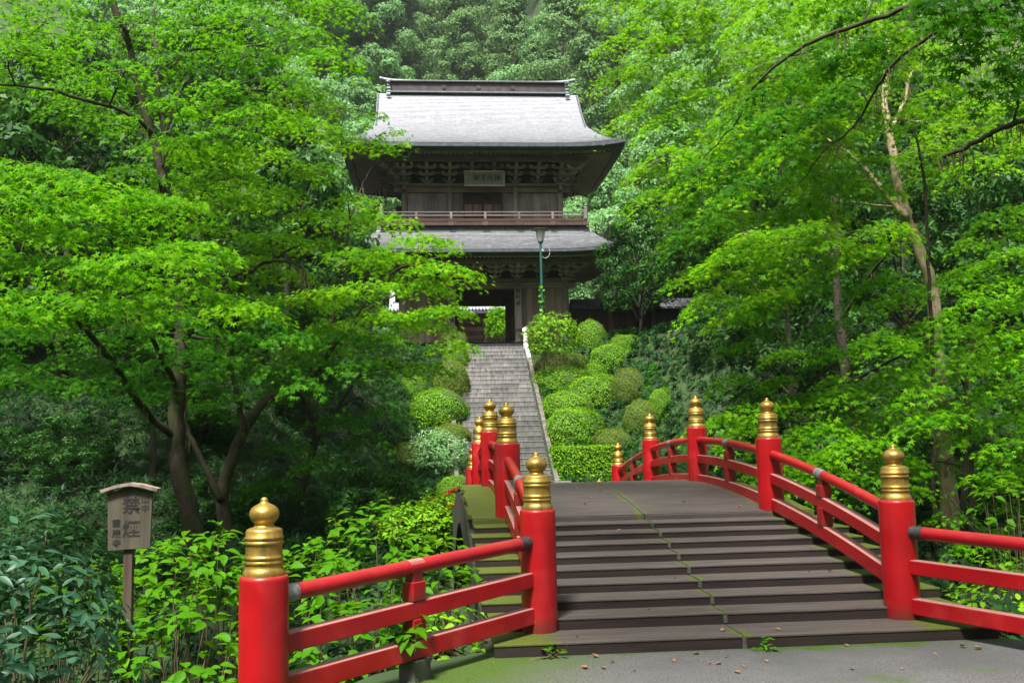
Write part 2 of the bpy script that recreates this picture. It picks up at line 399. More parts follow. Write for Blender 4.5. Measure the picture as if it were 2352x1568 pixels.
# stone
t = NT('streaked stair stone'); P_ = t.pos(); sp = t.n('SeparateXYZ'); t.l(P_, sp.inputs[0])
st = t.noise(2.4, 7, sc3=(5, 1.5, .7), rough=.7); n2 = t.noise(9, 6, rough=.7)
c = t.mix(t.ramp(st, [(.30, 0), (.66, 1)]), (.075, .073, .07), (.25, .247, .247)); c = t.mix(t.math('MULTIPLY', t.ramp(n2, [(.5, 0), (.75, 1)]), .6), c, (.06, .06, .05))
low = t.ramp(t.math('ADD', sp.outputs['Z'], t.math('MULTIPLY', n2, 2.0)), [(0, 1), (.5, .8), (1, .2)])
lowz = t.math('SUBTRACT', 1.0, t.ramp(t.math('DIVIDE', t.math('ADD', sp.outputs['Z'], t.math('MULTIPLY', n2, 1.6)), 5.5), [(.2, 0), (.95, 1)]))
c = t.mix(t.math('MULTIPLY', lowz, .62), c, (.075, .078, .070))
oi = t.n('ObjectInfo'); h_ = t.n('HueSaturation'); t.l(c, h_.inputs['Color']); t.l(t.math('ADD', t.math('MULTIPLY', oi.outputs['Random'], .5), .75), h_.inputs['Value'])
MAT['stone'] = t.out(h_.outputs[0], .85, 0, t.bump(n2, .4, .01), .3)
MAT['kerb'] = simple('kerb stone', (.05, .046, .040), (.16, .148, .13), 5, .85, bump=.4)
MAT['white'] = simple('white painted stone', (.6, .6, .6), (.8, .8, .8), 6, .6, bump=.15)
MAT['plaster'] = simple('white plaster', (.65, .65, .63), (.8, .8, .78), 4, .8, bump=.1)
# small stuff
MAT['lampgreen'] = simple('green lamp paint', (.012, .065, .05), (.02, .10, .075), 8, .4, bump=.1)
MAT['glass'] = simple('frosted white lamp glass', (.78, .78, .82), (.85, .85, .88), 4, .35, bump=0)
t = NT('opal lamp glass'); p = t.n('BsdfPrincipled'); p.inputs['Base Color'].default_value = (.88, .88, .92, 1); p.inputs['Roughness'].default_value = .3
tr = t.n('BsdfTranslucent'); tr.inputs['Color'].default_value = (.9, .9, .94, 1); mx = t.n('MixShader'); mx.inputs[0].default_value = .45
t.l(p.outputs[0], mx.inputs[1]); t.l(tr.outputs[0], mx.inputs[2]); o_ = t.n('OutputMaterial'); t.l(mx.outputs[0], o_.inputs[0]); MAT['glass'] = t.m
MAT['lampcap'] = simple('rusty lamp cap', (.09, .045, .03), (.2, .1, .06), 9, .5, .2, bump=.2)
MAT['conduit'] = simple('grey conduit', (.3, .3, .3), (.5, .5, .5), 9, .5, 0, bump=.1)
MAT['signwood'] = wood('brown notice board wood', (.042, .036, .027), (.10, .087, .066), (.03, .03, .018), .55)
MAT['signpost'] = wood('notice post wood', (.06, .042, .03), (.15, .11, .08), (.02, .02, .015), .45)
MAT['bark_roof'] = simple('bark sign roof', (.10, .07, .06), (.32, .25, .22), 14, .9, bump=.6)
MAT['ink'] = simple('black ink', (.006, .006, .006), (.014, .013, .012), 20, .6, bump=0)
MAT['inkfaint'] = simple('worn ink', (.03, .03, .028), (.07, .07, .06), 20, .8, bump=0)
MAT['board'] = wood('pale grey signboard', (.15, .135, .12), (.29, .265, .25), (.08, .06, .05), .4)
MAT['plaqueb'] = simple('grey green plaque', (.15, .16, .12), (.20, .205, .16), 9, .8, bump=.2)
def bark(name, a, b, moss, mo=.5, sc=7):
    t = NT(name); n = t.noise(sc, 7, sc3=(1, 1, .45), rough=.7); m = t.noise(2.1, 5)
    c = t.mix(t.ramp(n, [(.35, 0), (.65, 1)]), a, b); c = t.mix(t.math('MULTIPLY', t.ramp(m, [(.42, 0), (.6, 1)]), mo), c, moss)
    return t.out(c, .92, 0, t.bump(n, .7, .02), .25)
MAT['bark'] = bark('mossy maple bark', (.018, .014, .010), (.085, .066, .048), (.025, .038, .007), .75)
MAT['barkpale'] = bark('pale lichened bark', (.25, .18, .12), (.58, .46, .35), (.22, .16, .05), .4, 5)
MAT['barkdark'] = bark('dark bark', (.02, .016, .012), (.07, .055, .042), (.025, .035, .012), .5)
MAT['stem'] = simple('shrub stem', (.05, .035, .02), (.12, .09, .05), 12, .8, bump=.2)
MAT['dead'] = simple('bare grey twig', (.3, .27, .25), (.5, .46, .43), 20, .9, bump=0)
MAT['lichen'] = simple('hanging lichen', (.07, .075, .02), (.14, .13, .045), 12, .95, bump=0)
MAT['maple'] = leafmat('bright maple leaf', [(.030, .14, .003), (.06, .20, .004), (.10, .27, .005), (.15, .34, .008)], (.22, .60, .006), .44, .6, .10)
MAT['maple2'] = leafmat('yellow green maple leaf', [(.05, .19, .005), (.09, .26, .008), (.14, .33, .012), (.20, .39, .02)], (.32, .65, .010), .46, .6, .10)
MAT['mapledark'] = leafmat('maple leaf darkened for shade', [(.016, .08, .006), (.03, .12, .008), (.045, .16, .010), (.07, .19, .014)], (.10, .38, .006), .4, .6, .10)  # darker copy of the maple leaf, canopy shade put into its colour
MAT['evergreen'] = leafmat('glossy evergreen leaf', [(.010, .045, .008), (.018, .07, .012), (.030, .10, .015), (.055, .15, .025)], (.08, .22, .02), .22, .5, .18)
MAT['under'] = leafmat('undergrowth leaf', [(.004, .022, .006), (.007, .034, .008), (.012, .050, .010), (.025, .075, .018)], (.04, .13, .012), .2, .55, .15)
MAT['azalea'] = leafmat('clipped azalea leaf', [(.06, .18, .008), (.10, .25, .012), (.15, .33, .02), (.24, .42, .04)], (.28, .52, .03), .3, .6, .2, .12)
MAT['azaleaolive'] = leafmat('olive azalea leaf', [(.06, .10, .008), (.095, .15, .012), (.14, .20, .02), (.19, .235, .03)], (.25, .35, .04), .25, .6, .2, .12)
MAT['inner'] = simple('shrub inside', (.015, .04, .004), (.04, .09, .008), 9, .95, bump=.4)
MAT['broad'] = leafmat('large soft leaf', [(.03, .11, .008), (.045, .15, .010), (.07, .20, .013), (.12, .28, .022)], (.24, .52, .015), .38, .5, .15)
MAT['glossy'] = leafmat('blue green glossy leaf', [(.012, .045, .022), (.022, .07, .035), (.035, .10, .05), (.05, .12, .07)], (.06, .16, .05), .15, .42, .22)
MAT['hillbroad'] = leafmat('hillside broadleaf', [(.11, .25, .10), (.15, .31, .125), (.20, .37, .16), (.27, .44, .21)], (.26, .50, .10), .36, .7, .15, .2)  # pale bluish cast of distance haze is put into this leaf colour
MAT['cedar'] = leafmat('cedar foliage', [(.09, .19, .075), (.12, .23, .09), (.15, .27, .105), (.19, .31, .12)], (.18, .32, .08), .3, .7, .15, .2)  # haze over the hill trees is put into this colour too
MAT['flower'] = simple('cream blossom', (.42, .38, .30), (.62, .58, .48), 20, .8, bump=0)
MAT['litter'] = leafmat('fallen leaf', [(.25, .18, .10), (.35, .25, .16), (.22, .10, .05), (.45, .40, .34)], (.3, .2, .1), .1, .7, .2)
HAZE = .0002
# ================================================================== SETTING
def grid_mesh(name, xs, ys, mat, dz=0.0, zf=None):
    X, Y = np.meshgrid(xs, ys); Z = (zf or zfun)(X, Y) + dz
    V = np.stack([X, Y, Z], -1).reshape(-1, 3); n, m = len(xs), len(ys)
    i = np.arange((m - 1) * (n - 1)); r_, c_ = i // (n - 1), i % (n - 1); a = r_ * n + c_
    return big_mesh(name, V, np.stack([a, a + 1, a + n + 1, a + n], 1), mat, True)
xs = np.concatenate([-np.geomspace(215, 14.2, 22), np.arange(-14, 14.1, .3), np.geomspace(14.4, 215, 22)])
ys = np.concatenate([-np.geomspace(75, 12.2, 14), np.arange(-12, 40, .3), np.arange(40, 70, 1.0), np.geomspace(70, 335, 40)])
g = put('ground', grid_mesh('ground', xs, ys, MAT['forest'], -.025)); g['kind'] = 'structure'
# the paved path in front of the bridge (a sheet just above the ground)
bx = [(-2.02, -.30), (-2.35, -.75), (-2.75, -1.35), (-3.25, -2.2), (-3.6, -3.4), (-3.8, -6), (-3.9, -13), (4.6, -13), (4.2, -6), (3.4, -3.0), (2.85, -1.9), (2.35, -.95), (2.10, -.30)]
m_ = MB(); m_.add([(x, y, .195) for x, y in bx], [tuple(range(len(bx)))])
pth = m_.build('path', MAT['path'], origin=(0, 0, .195)); pth['kind'] = 'structure'
m_ = MB(); m_.add([(-7.5, 33.0, 6.068), (9, 33.0, 6.068), (9, 62, 6.068), (-7.5, 62, 6.068)], [(0, 1, 2, 3)])
ct = m_.build('courtyard_ground', MAT['kerb'], origin=(0, 40, 6.068)); ct['kind'] = 'structure'

# the damp air of the valley : one closed box of even pale haze
hm = bpy.data.materials.new('valley haze'); hm.use_nodes = True; hm.node_tree.nodes.clear()
pv = hm.node_tree.nodes.new('ShaderNodeVolumePrincipled'); pv.inputs['Color'].default_value = (.86, .92, 1, 1); pv.inputs['Density'].default_value = HAZE; pv.inputs['Anisotropy'].default_value = .2
ho = hm.node_tree.nodes.new('ShaderNodeOutputMaterial'); hm.node_tree.links.new(pv.outputs[0], ho.inputs['Volume'])
hz_ = MB().box((0, 130, 103), (450, 440, 216)).build('haze', hm, origin=(0, 130, -5)); hz_['kind'] = 'stuff'; hz_['label'] = 'thin pale air fading the wooded hillside'
# ================================================================== BRIDGE
def archz(Y, c, k=.0166): return c - k * (Y - 6.27) ** 2
RX = 1.56
PY = [0, 3.134, 6.268, 9.402, 12.536]
bridge = thing('arched_bridge', 'low wooden arched bridge with brown stepped boards and mossy edges across the ravine', 'bridge', (0, 6.27, -3.2))
SY = [-.49] + [.375 * i for i in range(9)]; SZ = [.294, .388, .472, .555, .636, .714, .788, .860, .925, .985]
stepY = SY[:9] + [3.0]
def stepped(flip):
    for i in range(9):
        y0, y1, z = stepY[i], stepY[i + 1], SZ[i]; zb = SZ[i - 1] if i else .17
        for s in (-1, 1):
            xo = (2.0 if s < 0 else 2.1) - (0 if i == 0 else .0) + rng.uniform(-.03, .03)
            xa, xb = (.006, xo) if s > 0 else (-xo, -.006)
            Yf = (lambda y: 12.54 - y) if flip else (lambda y: y)
            t_ = MB(); dj = rng.uniform(-.002, .002)
            ya, yb = sorted((Yf(y0 - .028), Yf(y1 - .008)))
            t_.box(((xa + xb) / 2, (ya + yb) / 2, z - .009 + dj), (xb - xa, yb - ya, .018))
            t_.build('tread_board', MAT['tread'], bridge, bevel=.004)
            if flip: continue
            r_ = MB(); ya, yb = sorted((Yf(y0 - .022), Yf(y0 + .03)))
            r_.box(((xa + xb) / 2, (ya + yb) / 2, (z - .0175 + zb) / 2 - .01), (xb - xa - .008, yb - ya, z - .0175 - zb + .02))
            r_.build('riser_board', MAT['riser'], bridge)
        if not flip:
            c_ = MB(); c_.box((0, y0 - .033, (z + zb) / 2 + .006), (.034, .008, z - zb - .015)); c_.build('seam_plate', MAT['seam'], bridge)
            c_ = MB(); c_.box((0, (y0 + y1) / 2, z + .003), (.012, y1 - y0 - .09, .008)); c_.build('seam_strip', MAT['seam'], bridge)
stepped(False); stepped(True)
def decktop(Y): return 1.205 - .0206 * (Y - 6.27) ** 2
yy = np.linspace(2.972, 12.54 - 2.972, 25)
for a, b in zip(yy[:-1], yy[1:]):
    for s in (-1, 1):
        j = rng.uniform(-.003, .003); xo = 2.0 + rng.uniform(-.02, .03); x0, x1 = (.006, xo) if s > 0 else (-xo, -.006)
        za, zb = decktop(a) + j, decktop(b) + j; t_ = MB(); e = .008
        P_ = [(x, y, z) for y, z in ((a + e, za), (b - e, zb)) for x in (x0, x1)]
        t_.add([(x, y, z - .06) for x, y, z in P_] + P_, [(0, 2, 3, 1), (4, 5, 7, 6), (0, 1, 5, 4), (1, 3, 7, 5), (3, 2, 6, 7), (2, 0, 4, 6)])
        t_.build('deck_board', MAT['deck'], bridge, bevel=.005)
c_ = MB(); c_.sweep([(0, y, decktop(y) + .003) for y in np.linspace(2.99, 9.55, 18)], .016, .012); c_.build('seam_strip', MAT['seam'], bridge)
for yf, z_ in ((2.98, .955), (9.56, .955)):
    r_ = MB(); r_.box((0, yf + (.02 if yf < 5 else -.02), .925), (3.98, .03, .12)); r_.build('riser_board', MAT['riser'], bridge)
for s in (-1, 1):                                   # outer arch girders and inner carriers
    for xg, h in ((1.98, .62), (1.0, .5)):
        g_ = MB(); P_ = []; F_ = []
        ys_ = np.linspace(-.40, 12.94, 41)
        for y in ys_:
            top = np.interp(y, [-.6, 0, 3.0, 4.5, 6.27, 8.04, 9.54, 12.54, 13.2], [.12, .27, .80, 1.04, 1.13, 1.04, .80, .27, .12])
            bot = max(-3.4, top - .45 - .05 * (y - 6.27) ** 2 * .9) if xg > 1.5 else top - .35
            for x in (xg - .045, xg + .045): P_ += [(s * x, y, bot), (s * x, y, top)]
        for i in range(len(ys_) - 1):
            a = 4 * i
            F_ += [(a, a + 1, a + 5, a + 4), (a + 2, a + 6, a + 7, a + 3), (a + 1, a + 3, a + 7, a + 5), (a, a + 4, a + 6, a + 2)]
        g_.add(P_, F_); g_.build('arch_girder', MAT['girder'], bridge)
for y in (-.35, 12.9):
    a_ = MB(); a_.box((0, y, -1.55), (4.3, .5, 3.3)); a_.build('abutment', MAT['concrete'], bridge)
# ------------------------------------------------------------------ finial and posts
FIN = [(.128, 0), (.130, .012), (.126, .03), (.118, .045), (.113, .052), (.113, .070), (.119, .075), (.1195, .088), (.113, .094), (.113, .099), (.119, .104), (.1195, .117), (.113, .123),
       (.111, .128), (.111, .185), (.113, .190), (.119, .195), (.1195, .207), (.113, .213), (.113, .219), (.119, .224), (.1195, .237), (.113, .243), (.112, .27), (.106, .283), (.088, .290),
       (.070, .294), (.062, .300), (.058, .312), (.062, .320), (.074, .332), (.086, .35), (.0915, .37), (.089, .392), (.077, .412), (.058, .426), (.038, .436), (.026, .443), (.022, .452), (.0225, .462), (.017, .472), (.006, .477)]
m_ = MB().lathe(FIN, 32); FINM = m_.mesh('finial', MAT['gilt']); shade_auto(FINM, 50)
def postmesh(h):
    pr = [(.150, -.04), (.150, .0), (.1495, h - .03), (.147, h - .012), (.138, h - .002), (.12, h)]
    me = MB().lathe(pr, 36).mesh('post', MAT['red']); shade_auto(me, 50); return me
POSTM = {}
def post(parent, x, y, z0, ztop):
    h = round(ztop - z0, 3)
    if h not in POSTM: POSTM[h] = postmesh(h)
    p = put('post', POSTM[h], parent, (x, y, z0), (0, 0, rng.uniform(0, 6)))
    f = bpy.data.objects.new('finial', FINM); link(f); f.parent = p; f.location = (0, 0, h - .004); WPOS[f.name] = np.array((x, y, ztop))
    return p
PT = [1.286, 1.835, 2.008, 1.835, 1.30]; PB = [.294, .86, 1.16, .86, .30]
def hand_rail(parent, pts, r=.052):
    me = MB().tube(pts, r, 14).mesh('hand_rail', MAT['red']); shade_auto(me, 40); o = put('hand_rail', me, parent)
    return o
def railing(side):
    x = RX * side
    nm = 'left' if side < 0 else 'right'
    T = thing('bridge_railing', 'curved red railing with five gilt topped posts along the %s edge of the arched bridge' % nm, 'railing', (x, 6.27, 1.1), 'red railings of the bridge')
    for y, zt, zb in zip(PY, PT, PB): post(T, x, y, zb, zt)
    for a, b in zip(PY[:-1], PY[1:]):
        y = np.linspace(a + .10, b - .10, 14)
        hand_rail(T, [(x, v, archz(v, 1.81)) for v in y])
        for c, h in ((1.535, .115), (1.235, .135)):
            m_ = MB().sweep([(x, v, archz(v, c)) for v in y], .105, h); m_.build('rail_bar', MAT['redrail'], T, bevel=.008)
        ym = (a + b) / 2
        lo, mid, hi = archz(ym, 1.235) + .06, archz(ym, 1.535), archz(ym, 1.81)
        MB().box((x, ym, (lo + mid - .05) / 2), (.12, .13, mid - .05 - lo)).build('strut', MAT['red'], T, bevel=.008)
        MB().box((x, ym, (mid + .05 + hi - .10) / 2), (.12, .13, hi - .10 - mid - .05)).build('strut', MAT['red'], T, bevel=.008)
        MB().box((x, ym, hi - .065), (.085, .10, .07)).build('strut_neck', MAT['red'], T, bevel=.008)
        yj = np.linspace(ym - .03, ym + .13, 4)
        me = MB().tube([(x, v, archz(v, 1.81)) for v in yj], .0545, 14).mesh('joint_sleeve', MAT['sleeve']); shade_auto(me); put('joint_sleeve', me, T)
        for v0, v1 in ((a + .10, a + .22), (b - .22, b - .10)):
            if side > 0 or v0 > 1:
                me = MB().tube([(x, v, archz(v, 1.81)) for v in np.linspace(v0, v1, 3)], .054, 14).mesh('rail_collar', MAT['rubber']); shade_auto(me)
                put('rail_collar', me, T) if v0 < b - .5 else None
    return T
railing(-1); railing(1)
def wing(p0, p1, z0, z1, ztop1, zb1, label, strut=True, flip=False):
    """straight railing from the bridge's end post p0 to an end post p1; z0, z1 : heights of (hand rail, middle, low)"""
    T = thing('wing_railing', label, 'railing', (*p1, zb1), 'red railings of the bridge')
    post(T, *p1, zb1, ztop1)
    a, b = np.array(p0), np.array(p1); d = nrm(b - a); L = np.linalg.norm(b - a)
    q = lambda s, i: np.array((*(a + d * s), z0[i] + (z1[i] - z0[i]) * s / L))
    hand_rail(T, [q(s, 0) for s in np.linspace(.11, L - .11, 5)], .054)
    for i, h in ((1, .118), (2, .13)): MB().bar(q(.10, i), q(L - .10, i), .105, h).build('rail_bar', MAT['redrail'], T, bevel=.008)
    if strut:
        s = L * .53; rz = math.atan2(d[1], d[0]); lo, mid, hi = q(s, 2), q(s, 1), q(s, 0)
        s_ = MB(); s2_ = MB(); s3_ = MB()
        s_.box(((lo[0]), lo[1], (lo[2] + .07 + mid[2] - .06) / 2), (.13, .115, mid[2] - lo[2] - .13), rz=rz)
        s2_.box((lo[0], lo[1], (mid[2] + .06 + hi[2] - .10) / 2), (.13, .115, hi[2] - mid[2] - .16), rz=rz)
        s3_.box((lo[0], lo[1], hi[2] - .068), (.10, .09, .07), rz=rz)
        s_.build('strut', MAT['red'], T, bevel=.008); s2_.build('strut', MAT['red'], T, bevel=.008); s3_.build('strut_neck', MAT['red'], T, bevel=.008)
        c_ = MB().box((lo[0], lo[1], (lo[2] - .07 + zb1 - .3) / 2), (.17, .16, lo[2] - .07 - zb1 + .3), rz=rz); c_.build('footing', MAT['concrete'], T, bevel=.01)
        me = MB().tube([q(s + k, 0) for k in (-.07, .0, .07)], .0565, 14).mesh('joint_sleeve', MAT['redrail']); shade_auto(me); put('joint_sleeve', me, T)
    for s0, s1, m in ((.11, .26, 'rubber'), (L - .24, L - .11, 'sleeve')):
        me = MB().tube([q(k, 0) for k in np.linspace(s0, s1, 3)], .0565, 14).mesh('rail_collar', MAT[m]); shade_auto(me); put('rail_collar', me, T)
    return T
wing((-RX, 0), (-3.476, -2.0), (1.025, .725, .436), (.93, .634, .375), 1.07, .14, 'near red railing slanting from the bridge to the gilt topped post beside the notice board')
wing((RX, 0), (2.75, -2.49), (1.02, .73, .405), (.95, .68, .36), 1.07, .16, 'near red railing running off the picture at the right of the bridge steps')
wing((-RX, 12.54), (-3.33, 13.4), (1.02, .73, .405), (.20, -.1, -.4), .25, -1.0, 'far railing end post whose gilt finial shows among shrubs left of the bridge', False)
wing((RX, 12.54), (1.66, 15.6), (1.02, .73, .405), (.42, .12, -.18), .42, -.6, 'far railing end post whose gilt finial peeps over the bridge crest', False)

# ================================================================== STONE STAIRCASE
SX0, SX1 = -1.5, 1.56
stair = thing('stone_staircase', 'long steep flight of grey stone steps climbing from the bridge to the gate', 'staircase', (0, 23, 0))
UB = MB()
b = .018
UB.add([(x, y, z) for x in (-.5, .5) for y, z in ((-.47, -.5), (-.47, .28), (-.5, .34), (-.5, .44), (-.45, .5), (.5, .5), (.5, -.5))],
       [tuple(range(6, -1, -1)), tuple(range(7, 14))] + [(i, (i + 1) % 7, 7 + (i + 1) % 7, 7 + i) for i in range(7)]); UNIT = UB.mesh('stone', MAT['stone'])
NS = 33
def stepz(n): return .5233 + .19 * n
for n in range(-4, 30):
    y0 = 23.943 + .3161 * n; z = stepz(n)
    x = SX0; first = True
    while x < SX1 - .05:
        w_ = rng.uniform(.55, .95) * (.6 if first and n % 2 else 1); first = False
        if SX1 - (x + w_) < .3: w_ = SX1 - x
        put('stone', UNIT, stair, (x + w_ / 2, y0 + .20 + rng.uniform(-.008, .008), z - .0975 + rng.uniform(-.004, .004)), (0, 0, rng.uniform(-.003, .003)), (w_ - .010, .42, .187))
        x += w_
for xs_, lab in ((SX0 - .10, 0), (SX1 + .10, 1)):
    a_ = (xs_, 23.943 - 1.5, stepz(-4.3)); b_ = (xs_, 23.943 + 29.2 * .3161, stepz(29.4))
    segs = 14
    for i in range(segs):
        p, q = [np.array(a_) + (np.array(b_) - np.array(a_)) * t for t in (i / segs, (i + 1) / segs)]
        d = (q - p) * .006
        MB().bar(p + d, q - d, .15, .24).build('kerb_stone', MAT['white'] if i > segs - 3 and lab else MAT['kerb'], stair, bevel=.015)
    if not lab: continue
    np_ = MB().lathe([(.10, -.3), (.10, .42), (.13, .44), (.14, .50), (.125, .57), (.08, .62), (.03, .635)], 18, (xs_, 33.0, 6.05)); o = np_.build('newel', MAT['white'], stair); shade_auto(o.data)
# low kerb at the foot of the stairs
MB().box((.1, 22.3, -.28), (3.6, .3, .22)).build('foot_kerb', MAT['kerb'], stair, bevel=.02)
MB().box((1.75, 23.1, .30), (.55, .5, .5)).build('end_block', MAT['kerb'], stair, bevel=.03)

# ================================================================== TEMPLE GATE
GZ = 6.07; YF, YB, YM = 34.2, 38.4, 36.3
gate = thing('temple_gate', 'large two storey wooden temple gate with pale curved roofs at the top of the stairs', 'temple gate', (0, YM, GZ))
def upturn(x, y, hx, hy, f, amt): return amt * f ** 2 * (min(1, abs(x) / hx) * min(1, abs(y) / hy)) ** 6
def roof_shell(name, prof, hxe, hye, amt, mat, nrow, parent, sides_from=0.0, label=None):
    """four sided curved roof in stepped courses. prof(v) -> (hx, hy, z), v 0 at the top, 1 at the eave"""
    m_ = MB(); nseg = 28
    for k in range(nrow):
        v0, v1 = k / nrow, (k + 1) / nrow
        for side in range(4):
            if side % 2 and v1 <= sides_from + 1e-6: continue
            rows = []
            for v, lift in ((v0, 0), (v1, .017), (v1 - .12 / nrow, -.004)):
                hx, hy, z = prof(v); L = []
                for s in np.linspace(-1, 1, nseg + 1):
                    x, y = ((s * hx, -hy), (hx, s * hy), (-s * hx, hy), (-hx, -s * hy))[side]
                    L.append((x, YM + y, z + lift + upturn(x, y, hxe, hye, v, amt)))
                rows.append(L)
            V = rows[0] + rows[1] + rows[2]; n = nseg + 1
            F = [(i + 1, i, n + i, n + i + 1) for i in range(nseg)] + [(n + i + 1, n + i, 2 * n + i, 2 * n + i + 1) for i in range(nseg)]
            m_.add(V, [f[::-1] for f in F])
    o = m_.build(name, mat, parent, origin=(0, YM, GZ)); o['kind'] = 'stuff'
    return o
def upper_prof(v):
    hy = .06 + 4.24 * v
    z = 18.12 - 3.66 * (1.34 * v - .34 * v * v)
    hx = 4.72 + (1.36 * ((v - .5) / .5) ** 1.45 if v > .5 else 0)
    return hx, hy, z
def lower_prof(v):
    return 4.62 + 1.23 * v, 3.12 + 1.2 * v, 10.94 - 1.06 * (1.25 * v - .25 * v * v)
roof_shell('upper_roof', upper_prof, 6.08, 4.3, .25, MAT['roof'], 46, gate, .52)
roof_shell('lower_roof', lower_prof, 5.85, 4.32, .34, MAT['roof2'], 16, gate)
def ring_band(name, hx, hy, z0, z1, amt, hxe, hye, th, mat):
    """eave board : a closed band round the four sides, following the corner upturn"""
    m_ = MB(); n = 28
    for side in range(4):
        rows = []
        for ins, z in ((0, z1), (0, z0), (th, z0)):
            L = []
            for s in np.linspace(-1, 1, n + 1):
                ax_, ay_ = hx - ins, hy - ins
                x, y = ((s * ax_, -ay_), (ax_, s * ay_), (-s * ax_, ay_), (-ax_, -s * ay_))[side]
                L.append((x, YM + y, z + upturn(x, y, hxe, hye, 1, amt)))
            rows.append(L)
        V = rows[0] + rows[1] + rows[2]; k = n + 1
        m_.add(V, [(i, i + 1, k + i + 1, k + i) for i in range(n)] + [(k + i, k + i + 1, 2 * k + i + 1, 2 * k + i) for i in range(n)])
    return m_.build(name, mat, gate, origin=(0, YM, GZ))
def soffit(name, hx, hy, z_e, wx, wy, z_w, amt, mat, dz=0):
    m_ = MB(); n = 28; rr = 8
    for side in range(4):
        V = []
        for j in range(rr + 1):
            f = j / rr
            for s in np.linspace(-1, 1, n + 1):
                ax_, ay_ = wx + (hx - wx) * f, wy + (hy - wy) * f
                x, y = ((s * ax_, -ay_), (ax_, s * ay_), (-s * ax_, ay_), (-ax_, -s * ay_))[side]
                V.append((x, YM + y, z_w + (z_e - z_w) * f + dz + upturn(x, y, hx, hy, f, amt)))
        k = n + 1
        m_.add(V, [(j * k + i, j * k + i + 1, (j + 1) * k + i + 1, (j + 1) * k + i) for j in range(rr) for i in range(n)])
    return m_.build(name, mat, gate, origin=(0, YM, GZ))
def rafters(hx, hy, z_e, wx, wy, z_w, amt, pitch=.19):
    """two tiers of rafters under the eave, one joined part per side"""
    def zs(x, y):
        f = max((abs(x) - wx) / (hx - wx), (abs(y) - wy) / (hy - wy), 0)
        return z_w + (z_e - z_w) * f + upturn(x, y, hx, hy, min(f, 1), amt)
    for side in range(4):
        m_ = MB(); L, O, W = (hx, hy, wy) if side % 2 == 0 else (hy, hx, wx); Lw = wx if side % 2 == 0 else wy
        for s in np.arange(-L + .12, L - .1, pitch):
            inner = W if abs(s) < Lw else W + (O - W) * (abs(s) - Lw) / (L - Lw)
            for o0, o1, drop, hgt in ((inner, O - .06, .05, .085), (inner - .0, W + (O - W) * .56, .145, .095)):
                if o1 - o0 < .1: continue
                P_ = []
                for o in (o0, o1):
                    x, y = ((s, -o), (o, s), (s, o), (-o, s))[side]
                    P_.append((x, YM + y, zs(x, y) - drop))
                m_.bar(P_[0], P_[1], .075, hgt)
        o = m_.build('rafters', MAT['rafter'], gate, origin=(0, YM, GZ)); o['kind'] = 'stuff'
    for sx in (-1, 1):
        for sy in (-1, 1):
            m_ = MB().bar((sx * wx, YM + sy * wy, z_w - .16), (sx * (hx - .06), YM + sy * (hy - .06), z_e + amt * .8 - .10), .16, .18)
            m_.build('hip_rafter', MAT['beam'], gate)
# upper eave
ring_band('eave_edge', 6.07, 4.29, 14.315, 14.46, .25, 6.08, 4.3, .30, MAT['fascia'])
ring_band('eave_board', 5.80, 4.02, 14.18, 14.318, .23, 5.8, 4.02, .10, MAT['soffit'])
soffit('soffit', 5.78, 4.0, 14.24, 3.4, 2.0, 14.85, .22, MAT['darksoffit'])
rafters(5.70, 3.92, 14.22, 3.4, 2.0, 14.83, .22)
# lower eave
ring_band('eave_edge', 5.84, 4.31, 9.765, 9.885, .34, 5.85, 4.32, .30, MAT['fascia'])
ring_band('eave_board', 5.58, 4.04, 9.645, 9.768, .32, 5.58, 4.04, .10, MAT['soffit'])
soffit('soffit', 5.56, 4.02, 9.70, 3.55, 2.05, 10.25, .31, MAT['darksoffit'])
rafters(5.48, 3.94, 9.68, 3.55, 2.05, 10.23, .30)
# ridge
rd = MB().box((0, YM, 18.37), (8.26, .42, .50)).build('ridge', MAT['ridge'], gate, bevel=.01)
for z, w_, h_, m in ((18.155, .60, .05, 'cap'), (18.66, .62, .05, 'ridge')):
    MB().box((0, YM, z), (8.3, w_, h_)).build('ridge_board', MAT[m], rd)
cp = MB().tube([(x, YM, 18.73 + .15 * (abs(x) / 4.6) ** 8) for x in np.linspace(-4.62, 4.62, 41)], .085, 10).build('ridge_cap', MAT['cap'], rd)
for x in (-1.62, 0, 1.62):
    m_ = MB()
    for a in (0,): m_.tube([(x, YM - .205, 18.40), (x, YM - .235, 18.40)], .11, 20); m_.tube([(x, YM - .23, 18.40), (x, YM - .245, 18.40)], .07, 20)
    m_.build('crest_disc', MAT['ridge'], rd)
for s in (-1, 1):
    e_ = MB().box((s * 4.16, YM, 18.42), (.12, .46, .62)).build('ridge_end', MAT['fascia'], rd)
    m_ = MB()
    for k in range(4): m_.tube([(s * 4.10, YM - .24 - .05 * (k == 0) - .06 * (k < 1), 18.62 - .155 * k), (s * 4.26, YM - .24 - .05 * (k == 0), 18.62 - .155 * k)], .075, 12)
    m_.tube([(s * 4.10, YM - .42, 17.96), (s * 4.28, YM - .42, 17.96)], .09, 12)
    m_.build('ridge_roll', MAT['cap'], rd)
    # gable wall and barge boards under the ridge ends
    v = .52; hx, hy, z = upper_prof(v)
    g_ = MB(); P_ = [(s * 4.45, YM - hy, z - .05), (s * 4.45, YM + hy, z - .05), (s * 4.45, YM, 18.0)]; g_.add(P_, [(0, 1, 2)]); g_.build('gable_board', MAT['plank2'], gate)
    for sy in (-1, 1):
        pts = [(s * 4.66, YM + sy * upper_prof(q)[1], upper_prof(q)[2] - .12) for q in np.linspace(0, .54, 8)]
        MB().sweep(pts, .08, .22).build('barge_board', MAT['fascia'], gate)
